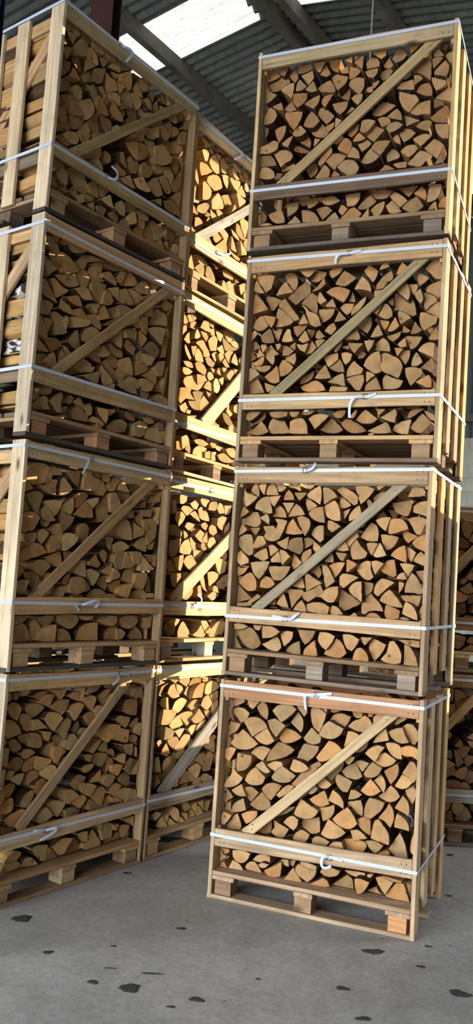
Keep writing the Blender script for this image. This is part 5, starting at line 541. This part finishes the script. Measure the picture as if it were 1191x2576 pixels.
o = link('stacked_split_logs', rest.build('stacked_split_logs'), [M_END, M_SPLIT, M_BARK])
tag(o, 'all the other split firewood logs packed tightly inside the timber crates', 'firewood', None, 'stuff')

# ---------------------------------------------------------------- building
U = Vector((.561, .828, 0)).normalized(); V_ = Vector((U.y, -U.x, 0))
BM = Matrix(((U.x, V_.x, 0, 0), (U.y, V_.y, 0, 0), (0, 0, 1, 0), (0, 0, 0, 1)))    # x = along the building, y = across it (to the right)
VR, ZR, TL, TR = -4.9, 8.0, .10, .22
VL, VRT, U0, U1 = -9.3, 3.0, -6.0, 13.2
fl = box('floor', (U0 - 6, VL - 1, -.2), (U1 + 1, VRT + 1, 0), M_FLOOR, None, BM); tag(fl, kind='structure')
g = box('ground', (-40, -30, -.35), (40, 30, -.21), simple('yard_gravel', (.28, .27, .25), .9, 0, (3, .8, 1.2)), None, Matrix.Identity(4)); tag(g, kind='structure')
def corrug(name, u0, u1, v0, v1, mat, pitch=.13, amp=.028, dz=0.0, seg=6, th=.008):
    nu = int((u1 - u0) / pitch * seg); v = []; f = []
    vs = [v0 + (v1 - v0) * i / 3 for i in range(4)]
    for vv in vs:
        z = ZR - (TL if vv < VR else TR) * abs(vv - VR) + dz
        for i in range(nu + 1):
            uu = u0 + (u1 - u0) * i / nu
            v.append((uu, vv, z + amp * math.sin(2 * math.pi * uu / pitch)))
    m = nu + 1
    for j in range(3):
        for i in range(nu): f.append((j * m + i, j * m + i + 1, (j + 1) * m + i + 1, (j + 1) * m + i))
    me = bpy.data.meshes.new(name); me.from_pydata(v, [], f)
    me.polygons.foreach_set('use_smooth', [True] * len(f))
    o = link(name, me, [mat], None, BM)
    s = o.modifiers.new('thickness', 'SOLIDIFY'); s.thickness = th
    return o
SU0, SU1 = 6.70, 7.37
def roofpart(name, *a, **k):
    o = corrug(name, *a, **k); tag(o, kind='structure'); return o
# left slope with one rooflight bay, right slope with rooflights
roofpart('ceiling', U0, SU0, VL, VR, M_ROOF); roofpart('ceiling', SU1, U1, VL, VR, M_ROOF)
roofpart('ceiling', SU0, SU1, VL, -8.2, M_ROOF); roofpart('ceiling', SU0, SU1, -5.24, VR, M_ROOF)
roofpart('ceiling', U0, SU0, VR, VRT, M_ROOF); roofpart('ceiling', SU1, 11.6, VR, VRT, M_ROOF); roofpart('ceiling', 12.3, U1, VR, VRT, M_ROOF)
roofpart('ceiling', SU0, SU1, VR, -4.82, M_ROOF); roofpart('ceiling', SU0, SU1, -3.9, VRT, M_ROOF)
roofpart('ceiling', 11.6, 12.3, VR, -4.8, M_ROOF); roofpart('ceiling', 11.6, 12.3, -2.2, VRT, M_ROOF)
roofpart('window_1', SU0 - .0, SU1 + .0, -8.2, -5.24, M_SKY)
roofpart('window_2', SU0, SU1, -4.82, -3.9, M_SKY)
roofpart('window_3', 11.6, 12.3, -4.8, -2.2, M_SKY)
def zroof(v): return ZR - (TL if v < VR else TR) * abs(v - VR)
for k, (vv, w, h) in enumerate([(-6.39, .085, .17), (-5.02, .085, .17), (-4.76, .085, .17), (-3.78, .085, .17), (-7.9, .17, .2), (-2.3, .16, .2), (-.6, .16, .2), (1.2, .16, .2), (2.9, .16, .2)]):
    z = zroof(vv) - .03
    b = box('trim_%d' % (k + 1), (U0, vv - w / 2, z - h), (U1 - .02, vv + w / 2, z - .005), M_PURLIN, None, BM); tag(b, kind='structure')
# walls
def uvbox(o):
    me = o.data; uv = me.uv_layers.new(name='uv')
    for p in me.polygons:
        nrm = p.normal
        for li in p.loop_indices:
            c = me.vertices[me.loops[li].vertex_index].co
            uv.data[li].uv = (c.y, c.z) if abs(nrm.x) > .7 else (c.x, c.z) if abs(nrm.y) > .7 else (c.x, c.y)
def wall(name, c0, c1, mat):
    o = box(name, c0, c1, mat, None, BM); tag(o, kind='structure'); uvbox(o); return o
wall('wall_left', (U0, VL - .2, 0), (U1, VL, 7.5), M_SHEET)
wall('wall_back', (U1, VL - .2, 0), (U1 + .22, VRT + .2, 4.25), M_BLOCK)
wall('wall_front', (U0 - .2, VL - .2, 0), (U0, -7.4, 7.6), M_SHEET)
wall('wall_front', (U0 - .2, 1.6, 0), (U0, VRT + .2, 7.0), M_SHEET)
wall('wall_front', (U0 - .2, -7.4, 4.6), (U0, 1.6, 7.4), M_SHEET)  # unseen lintel added so less door light reaches the top crates
# sheeted upper part of the back wall: vertical ribs
def ribs(name, v0, v1, z0):
    v = []; f = []; n = int((v1 - v0) / .19) * 4
    for i in range(n + 1):
        vv = v0 + (v1 - v0) * i / n; x = U1 + .04 - (.035 if (i % 4) in (0, 1) else 0)
        v += [(x, vv, z0), (x, vv, zroof(vv) - .02)]
    for i in range(n): f.append((2 * i, 2 * i + 2, 2 * i + 3, 2 * i + 1))
    me = bpy.data.meshes.new(name); me.from_pydata(v, [], f)
    o = link(name, me, [M_SHEET], None, BM); s = o.modifiers.new('t', 'SOLIDIFY'); s.thickness = .006
    tag(o, kind='structure')
ribs('wall_back', VL, VRT, 4.25)
t_ = box('trim_11', (U1 - .12, VL, 4.5), (U1 - .01, VRT, 4.62), M_PURLIN, None, BM); tag(t_, kind='structure')
# unseen right wall: opening, stepped sills and lintel shaped to place the sun's shadows
wall('wall_right', (U0, VRT, 0), (7.5, VRT + .2, 6.2), M_SHEET)
wall('wall_right', (7.5, VRT, 0), (8.41, VRT + .2, 2.76), M_BLOCK)
wall('wall_right', (8.41, VRT, 0), (9.0, VRT + .2, 1.69), M_BLOCK)
wall('wall_right', (9.0, VRT, 0), (10.0, VRT + .2, 1.52), M_BLOCK)
wall('wall_right', (7.5, VRT, 5.38), (10.0, VRT + .2, 6.2), M_SHEET)
wall('wall_right', (10.0, VRT, 0), (U1, VRT + .2, 6.2), M_SHEET)
# red-oxide steel stanchion with its rafter
def ibeam(name, mat, h, a=.10, b=.10, t=.012):
    pr = [(-a, -b), (a, -b), (a, -b + t), (t / 2, -b + t), (t / 2, b - t), (a, b - t), (a, b), (-a, b), (-a, b - t), (-t / 2, b - t), (-t / 2, -b + t), (-a, -b + t)]
    v = [(x, y, 0) for x, y in pr] + [(x, y, h) for x, y in pr]; n = len(pr)
    f = [tuple(range(n - 1, -1, -1)), tuple(range(n, 2 * n))] + [(i, (i + 1) % n, n + (i + 1) % n, n + i) for i in range(n)]
    me = bpy.data.meshes.new(name); me.from_pydata(v, [], f)
    return link(name, me, [mat])
st = ibeam('steel_column', M_STEEL, 7.62); st.location = (-1.535, 7.2, 0); st.rotation_euler = (0, 0, math.radians(-12))
tag(st, 'dark red steel column rising behind the left-hand stack to the roof', 'column')
bp = ibeam('steel_post', M_BLUE, 5.0, .035, .035, .006); bp.location = (-1.264, 3.60, 0)
tag(bp, 'narrow navy blue steel post at the upper left corner', 'post')
rp = box('trim_12', (5.0, VL + .1, 7.62), (5.2, VRT - .1, 7.64), M_STEEL, None, BM)
bpy.data.objects.remove(rp)
# hanging cable
def tube(name, p0, p1, r, mat):
    bm = bmesh.new(); bmesh.ops.create_cone(bm, segments=8, radius1=r, radius2=r, depth=(Vector(p1) - Vector(p0)).length, cap_ends=True)
    me = bpy.data.meshes.new(name); bm.to_mesh(me); bm.free(); o = link(name, me, [mat]); o.location = (Vector(p0) + Vector(p1)) / 2; return o
cb = tube('hanging_cable', (.745, 6.5, 5.2), (.745, 6.5, 7.55), .006, M_CABLE)
tag(cb, 'thin pale cable hanging from the roof behind the right-hand stack', 'cable')
# floor dirt clumps
CL = [(-.945, 4.204, .046, 'textured dark clump on the floor near the left stack, by the photo edge'),
 (-.187, 4.208, .020, 'small round dark clump alone on the floor before the middle gap'),
 (-.741, 3.858, .021, 'small oval dark clump below the textured clump on the left'),
 (-.452, 3.744, .020, 'dark clump between the long strip and the left-hand oval clump'),
 (-.275, 3.718, .034, 'long thin dark strip lying on the concrete, left of centre'),
 (-.503, 3.61, .021, 'dark pellet beside the widest flat patch on the left floor'),
 (-.349, 3.58, .042, 'widest flat dark patch on the floor, left of the photo middle'),
 (-.542, 4.927, .020, 'dark pellet close to the foot of the left stack'),
 (.709, 4.085, .040, 'smudged dark patch just below the right stack corner'),
 (.522, 3.696, .024, 'flat grey-brown patch on the floor below the smudged patch'),
 (1.015, 3.717, .040, 'large dark wedge-shaped patch at the lower right'),
 (-.077, 3.52, .026, 'faint crescent-shaped patch at the lower centre of the floor'),
 (.171, 3.733, .010, 'tiny dark crumb on the bare floor at centre'),
 (-.472, 3.965, .012, 'tiny dark crumb above the pair of clumps on the left'),
 (1.253, 4.895, .017, 'small round dark spot beside the right stack rear boards'),
 (1.445, 5.663, .024, 'dark oval spot at the foot of the crates behind the right stack'),
 (.984, 4.184, .015, 'dark fleck right beside the lowest corner of the right stack'),
 (.902, 3.956, .018, 'grey smear in the group right of the smudged patch'),
 (.574, 3.453, .024, 'dark smear at the bottom right of the floor'),
 (-.173, 3.449, .018, 'slanted dark fleck at the bottom edge, left of centre')]
for i, (x, y, r, lab) in enumerate(CL):
    bm = bmesh.new(); bmesh.ops.create_icosphere(bm, subdivisions=3, radius=1)
    lr = random.Random(i); sx, sy = (1.25, .24) if 'strip' in lab else (1.2, .45) if 'slanted' in lab else (1.15, .8)
    ph = [lr.random() * 6 for _ in range(6)]
    for v in bm.verts:
        a = math.atan2(v.co.y, v.co.x); k = 1 + .16 * math.sin(2 * a + ph[0]) + .12 * math.sin(3 * a + ph[1]) + .07 * math.sin(7 * a + ph[2])
        v.co = Vector((v.co.x * r * sx * k, v.co.y * r * sy * k, max(-.05, v.co.z) * min(.003, r * .12) * (1 + .3 * math.sin(9 * v.co.x + ph[3]) * math.cos(8 * v.co.y))))
    me = bpy.data.meshes.new('dirt_clump'); bm.to_mesh(me); bm.free()
    me.polygons.foreach_set('use_smooth', [True] * len(me.polygons))
    o = link('dirt_clump', me, [M_DIRT]); o.location = (x, y, .0006); tag(o, lab, 'dirt', 'dark dirt clumps on the concrete floor')

# ---------------------------------------------------------------- light
wd = bpy.data.worlds.new('World'); SC.world = wd; wd.use_nodes = True
bg = wd.node_tree.nodes['Background']; bg.inputs[0].default_value = (.90, .95, 1.0, 1); bg.inputs[1].default_value = 9.5
s = Vector((math.cos(math.radians(4)), math.sin(math.radians(4)), .114)).normalized()
sl = bpy.data.lights.new('low_sun', 'SUN'); sl.energy = 6.0; sl.color = (1.0, .875, .65); sl.angle = math.radians(.12)
so = bpy.data.objects.new('low_sun', sl); COL.objects.link(so); so.rotation_euler = s.to_track_quat('Z', 'Y').to_euler(); so.location = (9, 5, 3)
# daylight portal in the open front of the barn
def portal(loc, rx, sx, sy, toward):
    pl = bpy.data.lights.new('daylight_opening', 'AREA'); pl.shape = 'RECTANGLE'; pl.size = sx; pl.size_y = sy
    pl.cycles.is_portal = True
    po = bpy.data.objects.new('daylight_opening', pl); COL.objects.link(po); po.location = loc
    po.rotation_euler = (-Vector(toward)).to_track_quat('Z', 'Y').to_euler()
portal(BM @ Vector((U0 - .25, -2.9, 4.6 / 2)), 0, 9.0, 4.6, U)
portal(BM @ Vector((8.75, VRT + .25, 3.5)), 0, 2.5, 4.0, -V_)

# ---------------------------------------------------------------- camera
f, pitch, roll, zc, cx, cy = (2151.0793586, 0.0826883016, 0.0641975263, 1.6293202416, 622.1295646, 1299.7734947)
fw = Vector((0, math.cos(pitch), math.sin(pitch))); up = Vector((0, -math.sin(pitch), math.cos(pitch))); rt = Vector((1, 0, 0))
r2 = rt * math.cos(roll) + up * math.sin(roll); u2 = -rt * math.sin(roll) + up * math.cos(roll)
cam = bpy.data.cameras.new('camera'); cam.sensor_fit = 'HORIZONTAL'; cam.sensor_width = 36; cam.lens = 36 * f / 1191
cam.shift_x = (595.5 - cx) / 1191; cam.shift_y = (cy - 1288) / 1191; cam.clip_start = .05; cam.clip_end = 200
co = bpy.data.objects.new('camera', cam); COL.objects.link(co)
b_ = -fw
co.matrix_world = Matrix(((r2.x, u2.x, b_.x, 0), (r2.y, u2.y, b_.y, 0), (r2.z, u2.z, b_.z, zc), (0, 0, 0, 1)))
SC.camera = co
SC.view_settings.view_transform = 'Standard'; SC.view_settings.look = 'None'; SC.view_settings.gamma = 1
SC.view_settings.use_curve_mapping = False; SC.view_settings.exposure = 0.7
SC.cycles.use_denoising = True; SC.cycles.max_bounces = 8; SC.cycles.diffuse_bounces = 4
